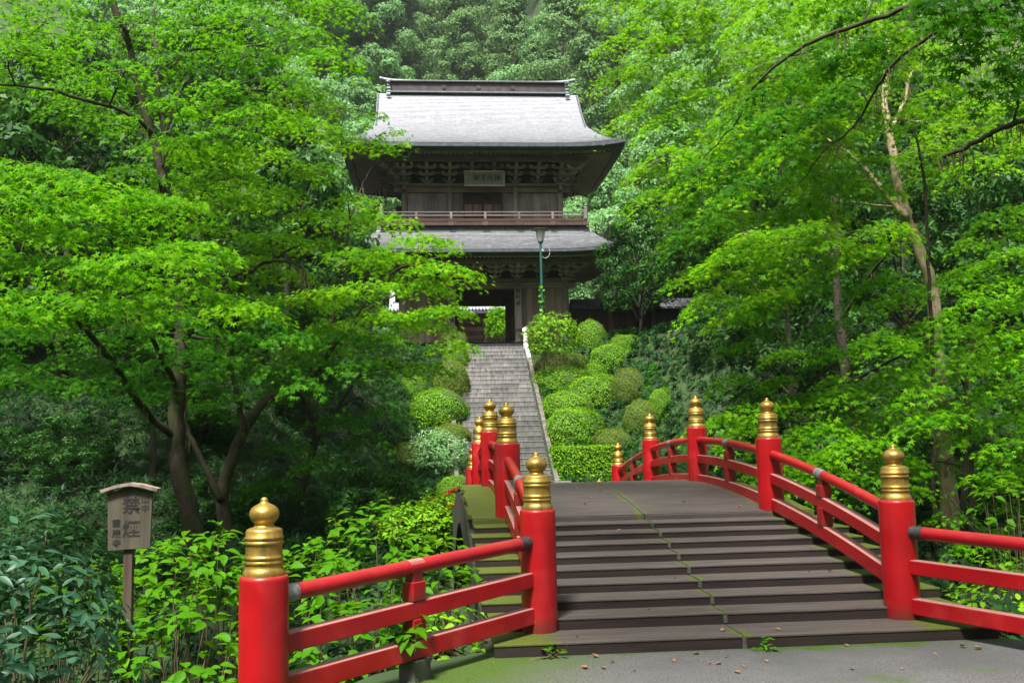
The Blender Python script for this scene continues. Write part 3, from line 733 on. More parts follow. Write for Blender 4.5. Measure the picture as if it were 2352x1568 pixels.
# ---- columns, beams, planks
def col(x, y, z0, z1, r=.135, mat='column'):
    me = MB().lathe([(r * .96, 0), (r, .1), (r, z1 - z0 - .2), (r * .9, z1 - z0)], 16).mesh('column', MAT[mat]); shade_auto(me)
    return put('column', me, gate, (x, y, z0))
CX = (-3.6, -1.46, 1.46, 3.6); UX = (-3.46, -1.46, 1.46, 3.46)
for x in CX:
    for y in (YF, YM, YB): col(x, y, GZ, 8.85, .15)
    MB().lathe([(.26, 0), (.26, .06), (.19, .14), (.17, .16)], 14, (x, YF, GZ - .02)).build('column_base', MAT['kerb'], gate)
for x in UX:
    for y in (YF, YB): col(x, y, 10.6, 13.12, .135)
for x in (-3.46, 3.46): col(x, YM, 10.6, 13.12, .135)
def beamx(name, x0, x1, y, z, w_, h, mat='beam', **k): return MB().box(((x0 + x1) / 2, y, z), (x1 - x0, w_, h)).build(name, MAT[mat], gate, bevel=.012)
def beamy(name, x, y0, y1, z, w_, h, mat='beam'): return MB().box((x, (y0 + y1) / 2, z), (w_, y1 - y0, h)).build(name, MAT[mat], gate, bevel=.012)
for (xr, zt, zp) in (((-4.05, 4.05), 8.905, 8.70), ((-3.95, 3.95), 13.18, 12.99)):
    X = 3.6 if zt < 10 else 3.46
    for y in (YF, YB):
        beamx('plate_beam', xr[0], xr[1], y, zt, .40, .13); beamx('tie_beam', -X - .45, X + .45, y, zp, .17, .25)
    for x in (-X, X):
        beamy('plate_beam', x, YF - .42, YB + .42, zt + .002, .38, .126); beamy('tie_beam', x, YF - .42, YB + .42, zp, .15, .23)
beamx('lintel', -1.30, 1.30, YF + .02, 8.552, .14, .04)
def planks(x0, x1, y, z0, z1, n, mat, gap=.006, along='x'):
    W_ = (x1 - x0) / n
    for i in range(n):
        a = x0 + W_ * i; dy = rng.uniform(-.006, .006)
        if along == 'x': MB().box((a + W_ / 2, y + dy, (z0 + z1) / 2), (W_ - gap, .045, z1 - z0)).build('plank', MAT[mat], gate, bevel=.004)
        else: MB().box((y + dy, a + W_ / 2, (z0 + z1) / 2), (.045, W_ - gap, z1 - z0)).build('plank', MAT[mat], gate)
for s in (-1, 1):
    a, b = sorted((s * 1.60, s * 3.46))
    planks(a, b, YF + .03, GZ, 8.575, 7, 'plank2')
    a, b = sorted((s * 1.60, s * 3.32))
    planks(a, b, YF + .03, 11.41, 12.865, 5, 'plank')
    a, b = sorted((s * .93, s * 1.33)); planks(a, b, YF + .03, 11.41, 12.865, 1, 'plank')
    planks(YF + .16, YB - .16, s * 3.60, GZ, 8.575, 8, 'plank2', along='y')
    planks(YF + .16, YB - .16, s * 3.46, 11.41, 12.865, 8, 'plank', along='y')
    planks(YF + .16, YM - .1, s * 1.50, GZ, 8.575, 4, 'darkwood', along='y'); planks(YM + .1, YB - .16, s * 1.50, GZ, 8.575, 4, 'darkwood', along='y')
    MB().box((s * 1.235, YM, 7.32), (.32, .16, 2.46)).build('door_jamb', MAT['darkwood'], gate, bevel=.01)
    a, b = sorted((s * 1.60, s * 3.46)); planks(a, b, YB - .03, GZ, 8.575, 5, 'plank2')
    # upper double doors with panels
    dp = MB().box((s * .44, YF + .07, 12.12), (.86, .05, 1.42)).build('door', MAT['darkwood'], gate)
    for z, h in ((12.62, .22), (12.10, .5), (11.60, .26)):
        for k in (-1, 1): MB().box((s * .44 + k * .2, YF + .04, z), (.34, .02, h)).build('door_panel', MAT['plank2'] if z == 12.10 else MAT['darkwood'], dp, bevel=.006)
    MB().box((s * .905, YF + .02, 12.13), (.055, .10, 1.45)).build('door_frame', MAT['beam'], gate)
beamx('door_lintel', -1.4, 1.4, YM, 8.20, .18, .28, 'darkwood'); beamx('transom_board', -1.4, 1.4, YM, 8.46, .08, .24, 'darkwood')
beamx('ledge_strip', -1.2, 1.2, YM - .10, 8.335, .04, .03, 'beam')
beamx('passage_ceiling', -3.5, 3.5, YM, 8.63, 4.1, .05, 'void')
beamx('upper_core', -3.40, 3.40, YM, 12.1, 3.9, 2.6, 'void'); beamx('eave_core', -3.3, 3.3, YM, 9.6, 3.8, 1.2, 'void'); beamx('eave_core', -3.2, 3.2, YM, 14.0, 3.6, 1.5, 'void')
# ---- frieze boards between the brackets
for z0, z1, X in ((8.97, 9.75, 3.6), (13.25, 14.25, 3.46)):
    for y, s in ((YF, 1), (YB, -1)): MB().box((0, y, (z0 + z1) / 2), (2 * X - .1, .06, z1 - z0)).build('frieze_board', MAT['darksoffit'], gate)
    for x in (-X, X): MB().box((x, YM, (z0 + z1) / 2), (.06, YB - YF, z1 - z0)).build('frieze_board', MAT['darksoffit'], gate)
# ---- bracket sets : arms carry bearing blocks
def arm(L, w_, h, y=0, z=0, axis=0):
    """bracket arm with curved-up ends"""
    m_ = MB(); n = 6; pr = []
    for t in np.linspace(-1, 1, 13):
        pr.append((t * L / 2, z - h / 2 + (h * .62 * max(0, (abs(t) - .62) / .38) ** 1.6)))
    V = []
    for x, zb in pr:
        for dy in (-w_ / 2, w_ / 2):
            for zz in (zb, z + h / 2): V.append((x, y + dy, zz) if axis == 0 else (-dy, y + x, zz))
    F = []
    for i in range(12):
        a = 4 * i; F += [(a, a + 4, a + 5, a + 1), (a + 2, a + 3, a + 7, a + 6), (a + 1, a + 5, a + 7, a + 3), (a, a + 2, a + 6, a + 4)]
    F += [(0, 1, 3, 2), (48, 50, 51, 49)]
    return m_.add(V, F)
def bracket_mesh(H, out, wide):
    m_ = MB(); m_.v, m_.f = [], []
    tiers = 3; dz = H / (tiers + .55)
    blocks = [((0, -.02, dz * .18), (.30, .30, dz * .44))]
    for k in range(tiers):
        z = dz * (.62 + k * .98); yo = -out * k / tiers
        a1 = arm(wide * (.62 + .18 * k), .115, dz * .46, yo, z); m_.add(a1.v, a1.f)
        a2 = arm(out * 2 * (k + 1) / tiers + .18, .115, dz * .44, 0, z - .012, 1); m_.add(a2.v, a2.f)
        for sx in (-1, 0, 1): blocks.append(((sx * wide * (.62 + .18 * k) * .41, yo, z + dz * .40), (.165, .165, dz * .34)))
        blocks.append(((0, -out * (k + 1) / tiers, z + dz * .40), (.165, .165, dz * .34)))
    return m_, blocks
BLK = MB().box((0, 0, 0), (1, 1, 1), .68).mesh('bearing_block', MAT['bracket'])
def bracket_set(z, H, out, wide, X, xs_front):
    m_, blocks = bracket_mesh(H, out, wide); me = m_.mesh('bracket', MAT['bracket'])
    spots = [(x, YF, 0) for x in xs_front] + [(s * X, y, s * math.pi / 2) for s in (-1, 1) for y in (YF + 1.05, YF + 2.1, YF + 3.15)] + [(s * X, YF, s * math.pi / 4) for s in (-1, 1)]
    for x, y, rz in spots:
        b_ = put('bracket', me, gate, (x, y, z), (0, 0, rz), (1.25 if abs(rz) == math.pi / 4 else 1,) * 2 + (1,))
        for c, sz in blocks:
            o = bpy.data.objects.new('bearing_block', BLK); link(o); o.parent = b_; o.location = c; o.scale = sz; WPOS[o.name] = np.array((x, y, z))
bracket_set(8.97, .60, .95, .84, 3.6, (-3.6, -2.53, -1.46, -.487, .487, 1.46, 2.53, 3.6))
bracket_set(13.25, .78, 1.05, .86, 3.46, (-3.46, -2.46, -1.46, -.487, .487, 1.46, 2.46, 3.46))
for z, X, o_ in ((9.60, 4.6, .98), (14.08, 4.55, 1.05)):
    beamx('purlin', -X, X, YF - o_, z, .15, .17); beamx('purlin', -X, X, YB + o_, z, .15, .17)
    for s in (-1, 1): beamy('purlin', s * (X - .0), YF - o_ - .3, YB + o_ + .3, z + .002, .15, .166)
for zz, X, o_, h_ in ((9.35, 3.9, .33, .10), (9.52, 4.2, .65, .10), (13.66, 3.8, .36, .11), (13.86, 4.1, .70, .11)):
    beamx('bracket_tie', -X, X, YF - o_, zz, .09, h_)
# ---- balcony
bf = MB(); bf.box((0, YM, 11.35), (8.96, 6.66, .12)); bf.build('balcony_floor', MAT['redsill'], gate, bevel=.01)
MB().box((0, 33.06, 11.20), (8.9, .16, .14)).build('balcony_beam', MAT['darkwood'], gate)
for s in (-1, 1): MB().box((s * 4.38, YM, 11.20), (.16, 6.4, .14)).build('balcony_beam', MAT['darkwood'], gate)
for x in (-4.4, -2.93, -1.44, .03, 1.5, 2.96, 4.4): MB().box((x, 32.98, 11.19), (.27, .12, .16)).build('bracket_foot', MAT['darkwood'], gate, bevel=.01)
sk = MB().box((0, YM, 11.0), (9.18, 6.2, .20)).build('skirt_board', MAT['roof2'], gate)
MB().box((0, YM, 10.915), (9.30, 6.32, .03)).build('skirt_edge', MAT['plaster'], gate)
for z, h in ((11.70, .06), (11.555, .055)):
    beamx('balustrade_rail', -4.44, 4.44, 33.02, z, .06, h, 'railwood')
    for s in (-1, 1): beamy('balustrade_rail', s * 4.42, 33.05, 39.55, z + .001, .058, h, 'railwood')
for x in (-2.93, -1.44, .03, 1.5, 2.96): MB().box((x, 33.02, 11.56), (.10, .09, .30)).build('baluster', MAT['railwood'], gate, bevel=.006)
CPM = MB().lathe([(.085, 0), (.085, .42), (.07, .43), (.07, .455), (.085, .46), (.085, .50), (.06, .53), (.05, .55), (.07, .575), (.075, .60), (.05, .63), (.015, .66)], 14).mesh('corner_post', MAT['railwood'])
for s in (-1, 1): put('corner_post', CPM, gate, (s * 4.42, 33.02, 11.40))
# ---- name plaque and signboards with their writing
def lettering(name, body, size, mat, parent, loc, rot, bold=.0, depth=.004, line=1.0):
    cu = bpy.data.curves.new('lettering', 'FONT'); cu.body = body; cu.size = size; cu.align_x = 'CENTER'; cu.align_y = 'CENTER'; cu.extrude = depth; cu.offset = bold; cu.space_line = line; cu.resolution_u = 2
    o = bpy.data.objects.new('lettering_source', cu); link(o)
    dg = bpy.context.evaluated_depsgraph_get(); me = bpy.data.meshes.new_from_object(o.evaluated_get(dg)); me.name = 'lettering'
    bpy.data.objects.remove(o); bpy.data.curves.remove(cu)
    me.materials.clear(); me.materials.append(mat)
    return put(name, me, parent, loc, rot)
tl = R(-12)
plq = thing('name_plaque', 'framed grey plaque with four dark brush characters hung under the upper eave of the gate', 'plaque', (.05, 33.85, 13.24))
def rx(m_, a, c):
    ca, sa = math.cos(a), math.sin(a)
    m_.v = [(x, c[1] + (y - c[1]) * ca - (z - c[2]) * sa, c[2] + (y - c[1]) * sa + (z - c[2]) * ca) for x, y, z in m_.v]; return m_
PC = (.05, 33.35, 13.28)
rx(MB().box(PC, (1.62, .05, .56)), -tl, PC).build('board', MAT['plaqueb'], plq)
for c, s_ in (((PC[0], PC[1] - .03, PC[2] + .30), (1.78, .09, .08)), ((PC[0], PC[1] - .03, PC[2] - .30), (1.78, .09, .08)), ((PC[0] - .85, PC[1] - .03, PC[2]), (.08, .09, .52)), ((PC[0] + .85, PC[1] - .03, PC[2]), (.08, .09, .52))):
    rx(MB().box(c, s_), -tl, PC).build('frame', MAT['bracket'], plq, bevel=.012)
lettering('lettering', '昧不光神', .30, MAT['ink'], plq, (PC[0] + .10, PC[1] - .034, PC[2] - .005), (R(90) - tl, 0, 0), .006)
def signboard(x, label, body, z0, z1, wd, mat):
    T = thing('signboard', label, 'signboard', (x, YF - .2, z0), 'tall signboards on the gate columns')
    MB().box((x, YF - .19, (z0 + z1) / 2), (wd, .04, z1 - z0)).build('board', MAT['board'], T, bevel=.006)
    n = len(body); 
    for i, ch in enumerate(body): lettering('lettering', ch, .235, mat, T, (x, YF - .213, z1 - .17 - i * .285), (R(90), 0, 0), .004)
signboard(-1.46, 'pale vertical signboard with bold brush characters on the column left of the gateway', '碧巌録提唱', 6.62, 8.45, .29, MAT['ink'])
signboard(1.47, 'worn vertical signboard with faded characters on the column right of the gateway', '雲巌寺', 6.72, 8.58, .29, MAT['inkfaint'])
# ================================================================== LAMP, NOTICE BOARD, WALL, HALL
LX, LY = 2.17, 31.0
lamp = thing('street_lamp', 'slim green lamp post with white shade and flat brown cap before the gate', 'lamp post', (LX, LY, 5.0))
MB().lathe([(.075, 0), (.07, .4), (.058, 2.4), (.052, 4.92), (.05, 4.95)], 14, (LX, LY, 5.0)).build('pole', MAT['lampgreen'], lamp, True)
o = MB().lathe([(.10, 0), (.115, .03), (.115, .07), (.10, .09)], 16, (LX, LY, 9.93)).build('collar', MAT['lampgreen'], lamp); shade_auto(o.data)
o = MB().lathe([(.115, 0), (.15, .10), (.19, .28), (.205, .42), (.20, .45)], 20, (LX, LY, 10.02)).build('lamp_shade', MAT['glass'], lamp); shade_auto(o.data, 60)
o = MB().lathe([(.36, 0), (.365, .015), (.25, .05), (.10, .075), (.02, .085)], 24, (LX, LY, 10.46)).build('lamp_cap', MAT['lampcap'], lamp); shade_auto(o.data, 60)
a = np.linspace(R(100), R(-140), 14)
MB().tube([(LX + .17 + .20 * math.cos(t_), LY - .03, 9.55 + .26 * math.sin(t_)) for t_ in a], .012, 6).build('conduit', MAT['conduit'], lamp)
MB().box((LX + .07, LY - .03, 9.62), (.07, .05, .10)).build('clamp', MAT['conduit'], lamp)
iv = 90; ang = rng.uniform(0, 6.28, iv); hz = rng.uniform(5.4, 8.2, iv) 
pos = np.stack([LX + .10 * np.cos(ang), LY + .10 * np.sin(ang), hz], 1)
ivy = put('climbing_vine', scatter('climbing_vine', ovate_leaf(.38), pos, np.stack([np.cos(ang), np.sin(ang), .4 + 0 * ang], 1), unit(iv) + np.array((0, 0, -.6)), rng.uniform(.10, .17, iv), MAT['azalea']))
tag(ivy, 'pale green vine climbing the lower half of the green lamp post', 'vine')

# wooden notice : NO SMOKING in the mountain precinct
sx, sy = -4.62, -1.0
sign = thing('notice_board', 'small weathered wooden notice board with a bark roof and black writing on a post', 'notice board', (sx, sy, -.5))
MB().box((sx + .03, sy + .03, .38), (.062, .055, 1.80)).build('post', MAT['signpost'], sign, bevel=.006)
tilt = R(3)
m_ = MB(); w_, h_ = .148, .215
V = [(-w_ * 1.0, -h_), (w_ * .96, -h_ + .012), (w_ * 1.04, h_ - .028), (0, h_ + .018), (-w_ * 1.06, h_ - .030)]
ZC = 1.36; XC = sx + .045
P_ = [(XC + x, sy - .018, ZC + z) for x, z in V] + [(XC + x, sy + .004, ZC + z) for x, z in V]
m_.add(P_, [(4, 3, 2, 1, 0)[::-1], (5, 6, 7, 8, 9)[::-1]] + [(i, 5 + i, 5 + (i + 1) % 5, (i + 1) % 5) for i in range(5)]); m_.build('board', MAT['signwood'], sign, bevel=.003)
for s in (-1, 1):
    m_ = MB(); pts = [(XC, sy - .008, ZC + h_ + .034), (XC + s * .09, sy - .008, ZC + h_ + .020), (XC + s * .195, sy - .008, ZC + h_ - .012)]
    m_.sweep(pts, .10, .022); m_.build('roof_board', MAT['bark_roof'], sign)
for body, x, z, sz in (('禁', .01, .09, .125), ('煙', .012, -.075, .125), ('山', .105, .135, .06), ('中', .105, .070, .06), ('雲', -.092, -.03, .062), ('巖', -.090, -.10, .062), ('寺', -.088, -.168, .062)):
    lettering('lettering', body, sz, MAT['ink'], sign, (XC + x, sy - .0185, ZC + z), (R(90), 0, 0), .0022 if sz > .1 else .001, .001)

# boundary wall right of the gate
WY = 35.0
wall = thing('boundary_wall', 'dark boarded wall with a tiled coping running right from the gate behind bushes', 'wall', (9, WY, 6.0))
x = 3.95
while x < 17:
    w_ = .42
    MB().box((x + w_ / 2, WY + rng.uniform(-.01, .01), 6.45 + .35), (w_ - .012, .05, 1.75)).build('plank', MAT['darkwood'], wall)
    x += w_
for x in np.arange(4.0, 17, 1.9): MB().box((x, WY - .05, 6.75), (.14, .14, 2.0)).build('post', MAT['darkwood'], wall, bevel=.01)
MB().box((10.5, WY, 7.60), (13.2, .3, .09)).build('cap_beam', MAT['darkwood'], wall)
m_ = MB(); m_.add([(3.9, WY - .55, 7.66), (17.1, WY - .55, 7.66), (17.1, WY, 8.02), (3.9, WY, 8.02), (3.9, WY + .55, 7.66), (17.1, WY + .55, 7.66)], [(0, 1, 2, 3), (3, 2, 5, 4), (0, 4, 5, 1)]); m_.build('coping_board', MAT['tile'], wall)
TL = MB().box((0, 0, 0), (.30, .62, .05)).mesh('tile', MAT['tile'])
for x in np.arange(4.05, 17, .36): put('tile', TL, wall, (x, WY - .30, 7.89), (math.atan2(.36, .55) + .10, R(6), 0))
MB().tube([(3.9, WY, 8.07), (17.1, WY, 8.07)], .10, 10).build('ridge_tile', MAT['tile'], wall)
# small dark gabled porch in the wall
pr = thing('porch_roof', 'small dark gabled roof of the side doorway set into the boarded wall', 'roof', (6.6, WY - .4, 6.1))
for s in (-1, 1):
    MB().sweep([(6.55 + s * q, WY - .6, 8.62 - .55 * q - .06 * (1 - abs(q - .7))) for q in np.linspace(0, 1.35, 6)], 1.7, .07).build('roof_slope', MAT['darkwood'], pr)
    MB().box((6.55 + s * .95, WY - .8, 6.95), (.15, .15, 2.0)).build('post', MAT['darkwood'], pr)
MB().box((6.55, WY - .8, 7.92), (2.4, .14, .18)).build('beam', MAT['darkwood'], pr)
MB().tube([(6.55, WY - 1.5, 8.66), (6.55, WY + .3, 8.66)], .09, 8).build('ridge', MAT['tile'], pr)

# hall seen through the gateway
HY = 56.0
hall = thing('temple_hall', 'brown wooden hall with a pale roof seen through the open gateway', 'temple hall', (0, HY + 4, 6.07))
m_ = MB()
for k in range(14):
    y0, z0 = HY - 1.6 + k * .42, 10.35 + k * .30
    m_.add([(-5, y0, z0 + .03), (5, y0, z0 + .03), (5, y0 + .42, z0 + .30), (-5, y0 + .42, z0 + .30), (-5, y0, z0), (5, y0, z0)], [(0, 1, 2, 3), (4, 5, 1, 0)])
m_.add([(-5, HY + 5.88 - 1.6, 14.55), (5, HY + 5.88 - 1.6, 14.55), (5, HY + 10, 10.3), (-5, HY + 10, 10.3)], [(0, 1, 2, 3)])
o = m_.build('roof', MAT['roof'], hall); o['kind'] = 'stuff'
MB().box((0, HY - 1.6, 10.25), (10, .12, .22)).build('eave_edge', MAT['fascia'], hall)
m_ = MB()
for x in np.arange(-4.9, 5, .22): m_.tube([(x, HY - 1.68, 10.33), (x, HY - 1.3, 10.5)], .07, 6)
o = m_.build('eave_tiles', MAT['tile'], hall); o['kind'] = 'stuff'
MB().box((0, HY, 8.2), (9, .1, 4.2)).build('wall', MAT['plank2'], hall)
for z, h in ((9.85, .35), (9.3, .28), (8.75, .22), (7.9, .2)): MB().box((0, HY - .12, z), (9, .16, h)).build('tie_beam', MAT['plank2'], hall, bevel=.01)
for x in (-4.2, -2.1, -.4, 1.3, 3.2): 
    MB().lathe([(.17, 0), (.17, 3.9)], 14, (x, HY - .14, 6.1)).build('column', MAT['beam'], hall, True)
    MB().box((x, HY - .3, 9.55), (.5, .35, .22), .6).build('bracket', MAT['beam'], hall)
for x in np.arange(-7.5, 7.5, .13):
    if -3 < x < 3: MB().box((x, HY - .13, 8.35), (.06, .08, .55)).build('lattice_bar', MAT['beam'], hall)
MB().box((0, HY - .06, 8.35), (8.6, .04, .58)).build('lattice_back', MAT['void'], hall)
MB().box((0, HY + 4, 6.5), (9.6, 8.4, .8)).build('base', MAT['kerb'], hall)
# pale building glimpsed between trees right of the gate
B = thing('white_building', 'white walled building with a grey roof glimpsed between trees over the boundary wall', 'building', (13, 47, 6.07))
MB().box((13, 47, 8.0), (9, 5, 4.0)).build('wall', MAT['plaster'], B)
m_ = MB(); m_.add([(8, 43.6, 9.9), (18, 43.6, 9.9), (17, 47, 11.9), (9, 47, 11.9), (18, 50.4, 9.9), (8, 50.4, 9.9)], [(0, 1, 2, 3), (3, 2, 4, 5), (0, 3, 5), (1, 4, 2)]); m_.build('roof', MAT['tile'], B)
for x in (10, 12, 14, 16): MB().box((x, 44.47, 8.3), (1.2, .06, 1.3)).build('window', MAT['void'], B)

# ================================================================== VEGETATION TOOLS
def inpoly(px, py, poly):
    c = False; n = len(poly); j = n - 1
    for i in range(n):
        xi, yi = poly[i]; xj, yj = poly[j]
        if (yi > py) != (yj > py) and px < (xj - xi) * (py - yi) / (yj - yi) + xi: c = not c
        j = i
    return c
def fill(poly, step, holes=(), tries=4000, yw=1.5):
    """spread points over a region, at least step apart"""
    xs_ = [p[0] for p in poly]; ys_ = [p[1] for p in poly]; L = []
    for _ in range(tries):
        x, y = rng.uniform(min(xs_), max(xs_)), rng.uniform(min(ys_), max(ys_))
        if not inpoly(x, y, poly) or any(inpoly(x, y, h) for h in holes): continue
        if all((x - a) ** 2 + ((y - b) * yw) ** 2 > step * step for a, b in L): L.append((x, y))
    return L
def smooth_path(pts, rad, sub=5, jit=.0):
    pts = np.array(pts, float); rad = np.array(rad, float); n = len(pts)
    if n < 3:
        t = np.linspace(0, 1, sub + 1)[:, None]; return pts[0] * (1 - t) + pts[-1] * t, np.linspace(rad[0], rad[-1], sub + 1)
    P = []; Q = []
    E = np.vstack([2 * pts[0] - pts[1], pts, 2 * pts[-1] - pts[-2]])
    for i in range(n - 1):
        p0, p1, p2, p3 = E[i:i + 4]
        for t in np.linspace(0, 1, sub, endpoint=False):
            P.append(.5 * (2 * p1 + (p2 - p0) * t + (2 * p0 - 5 * p1 + 4 * p2 - p3) * t * t + (3 * p1 - p0 - 3 * p2 + p3) * t ** 3)); Q.append(rad[i] + (rad[i + 1] - rad[i]) * t)
    P.append(pts[-1]); Q.append(rad[-1]); P = np.array(P)
    P[1:] += rng.normal(size=P[1:].shape) * jit
    return P, np.array(Q)
MAPLE = maple_leaf(); MAPLE3 = maple_leaf(((0, 1), (58, .8), (-58, .8)), .42, 30); OVATE = ovate_leaf(.30); KITE = kite_leaf(.3)
def spray_points(c, r, nleaf, droop=.35, tilt=(0, 0), thick=.10):
    """leaf positions, normals, directions of one flat drooping spray"""
    nt_ = max(5, int(nleaf / 9)); rr = r * np.sqrt(rng.uniform(.02, 1, nt_)); th = rng.uniform(0, 6.283, nt_)
    tips = np.stack([rr * np.cos(th), rr * np.sin(th), np.zeros(nt_)], 1)
    k = rng.integers(0, nt_, nleaf); off = rng.normal(size=(nleaf, 3)) * np.array((.17, .17, .035)) * (.6 + r * .45)
    p = tips[k] + off; q = np.linalg.norm(p[:, :2], axis=1) / r
    p[:, 2] += -droop * r * q ** 2 + rng.normal(size=nleaf) * thick * .4 + p[:, 0] * tilt[0] + p[:, 1] * tilt[1]
    rad = nrm(np.concatenate([p[:, :2], np.zeros((nleaf, 1))], 1))
    n = np.array((0, 0, 1.)) + rad * (.65 * np.clip(q, 0, 1.2))[:, None] + rng.normal(size=(nleaf, 3)) * .42 + np.array((0, -.25, 0))
    d = rad + rng.normal(size=(nleaf, 3)) * .6 + np.array((0, 0, -.35))
    tips[:, 2] += -droop * r * (rr / r) ** 2 + tips[:, 0] * tilt[0] + tips[:, 1] * tilt[1]
    return p + c, n, d, tips + c
def tree(name, label, base, limbs, sprays, leafmat_, barkmat, tmpl=MAPLE, leaf=(.065, .125), group=None, cat='tree', lichen=0, parts=0, twig=True, sides=9):
    """limbs: list of (points, radii); sprays: list of (centre, radius, leaves, droop, tilt)"""
    base = np.array(base, float); gz = float(zfun(base[0], base[1]))
    if base[2] > gz - .1:
        p0, r0 = limbs[0]; limbs = [([np.array((p0[0][0] + .04, p0[0][1] + .03, gz - .15))] + list(p0), [r0[0] * 1.2] + list(r0))] + list(limbs[1:]); base = np.array((base[0], base[1], gz))
    T = thing(name, label, cat, base, group)
    m_ = MB(); sk = []; skr = []
    for pts, rad in limbs:
        P_, Q_ = smooth_path(pts, rad, 6, .012); m_.tube(P_, Q_, sides); sk.append(P_); skr.append(Q_)
    sk = np.vstack(sk); skr = np.concatenate(skr)
    PP, NN, DD = [], [], []; ends = []
    tw = MB()
    for c, r, n, dr, ti in sprays:
        p, nn, dd, tips = spray_points(np.array(c), r, n, dr, ti); PP.append(p); NN.append(nn); DD.append(dd)
        ends.append((np.array(c, float), tips))
    if twig:
        node = sk.copy(); nr = skr * .75
        dmin = [np.min(np.linalg.norm(sk - c, axis=1)) for c, _ in ends]
        for i in np.argsort(dmin):
            c, tips = ends[i]
            dist = np.linalg.norm(node - c, axis=1) + np.clip(node[:, 2] - c[2], 0, None) * 1.5
            j = int(np.argmin(dist)); a_ = node[j]; Ln = np.linalg.norm(a_ - c)
            mid = (a_ + c) / 2 + np.array((0, 0, .10 * Ln)) + rng.normal(size=3) * .10 * Ln
            r0 = min(nr[j], .010 + .009 * Ln)
            P_, Q_ = smooth_path([a_, mid, c + (0, 0, -.03)], [r0, r0 * .75, r0 * .5 + .002], 5, .012); tw.tube(P_, Q_, 5, False)
            node = np.vstack([node, P_[2:]]); nr = np.concatenate([nr, Q_[2:] * .8])
            for tp in tips[rng.permutation(len(tips))[:7]]:
                q = P_[-1 - int(rng.integers(0, 3))]; mm_ = (q + tp) / 2 + np.array((0, 0, .03))
                tw.tube([q, mm_, tp], [r0 * .3 + .003, r0 * .2 + .0025, .002], 3, False)
    o = m_.build('trunk', barkmat, T, True, origin=base)
    if tw.v: tw.build('branches', barkmat, T, True, origin=base)['kind'] = 'stuff'
    PP, NN, DD = np.vstack(PP), np.vstack(NN), np.vstack(DD); sz = rng.uniform(*leaf, len(PP))
    if parts:
        dc = np.linalg.norm(PP - CAM, axis=1); near = np.argsort(dc)[:parts]; keep = np.ones(len(PP), bool); keep[near] = False
        me = scatter('leaf', tmpl, np.zeros((1, 3)), np.array([(0, 0, 1.)]), np.array([(0, 1., 0)]), [1.0], leafmat_)
        for i in near:
            n_ = Vector(nrm(NN[i])); d_ = Vector(DD[i]); d_ = (d_ - n_ * d_.dot(n_)).normalized(); x_ = d_.cross(n_)
            q = Matrix(((x_.x, d_.x, n_.x), (x_.y, d_.y, n_.y), (x_.z, d_.z, n_.z))).to_euler()
            put('leaf', me, T, PP[i], q, (float(sz[i]),) * 3)
        PP, NN, DD, sz = PP[keep], NN[keep], DD[keep], sz[keep]
    cr = put('crown', scatter('crown', tmpl, PP - np.array(base), NN, DD, sz, leafmat_), T, base); cr['kind'] = 'stuff'
    if lichen:
        lm = MB()
        for _ in range(lichen):
            j = rng.integers(0, len(sk)); p = sk[j] - (0, 0, skr[j] * .8); L = rng.uniform(.12, .5)
            if skr[j] > .10: continue
            for _2 in range(4):
                q = p + rng.normal(size=3) * (.05, .05, .01); lm.tube([q, q + rng.normal(size=3) * .02 - (0, 0, L * .5), q + rng.normal(size=3) * .03 - (0, 0, L * rng.uniform(.7, 1.2))], [.008, .006, .002], 3, False)
        if lm.v: lm.build('lichen', MAT['lichen'], T, origin=base)['kind'] = 'stuff'
    return T
DENS = 1.75
def L(pts, Y, r0, r1, Y2=None):
    """a limb traced from the photograph: pixel polyline at distance Y (to Y2), tapering r0..r1"""
    n = len(pts); Ys = np.linspace(Y, Y2 if Y2 is not None else Y, n)
    return [at(x, y, v) for (x, y), v in zip(pts, Ys)], list(np.linspace(r0, r1, n))
def sprays_in(poly, step, Yr, rad, dens, holes=(), droop=.35, tilt=(0, 0), yfun=None, tries=4000, yw=1.5):
    out = []
    for x, y in fill(poly, step, holes, tries, yw):
        Y = yfun(x, y) + rng.uniform(-1, 1) * (Yr[1] - Yr[0]) / 2 if yfun else rng.uniform(*Yr)
        r = rng.uniform(*rad); out.append((at(x, y, Y), r, int(DENS * dens * r * r), droop * rng.uniform(.7, 1.3), tilt))
    return out

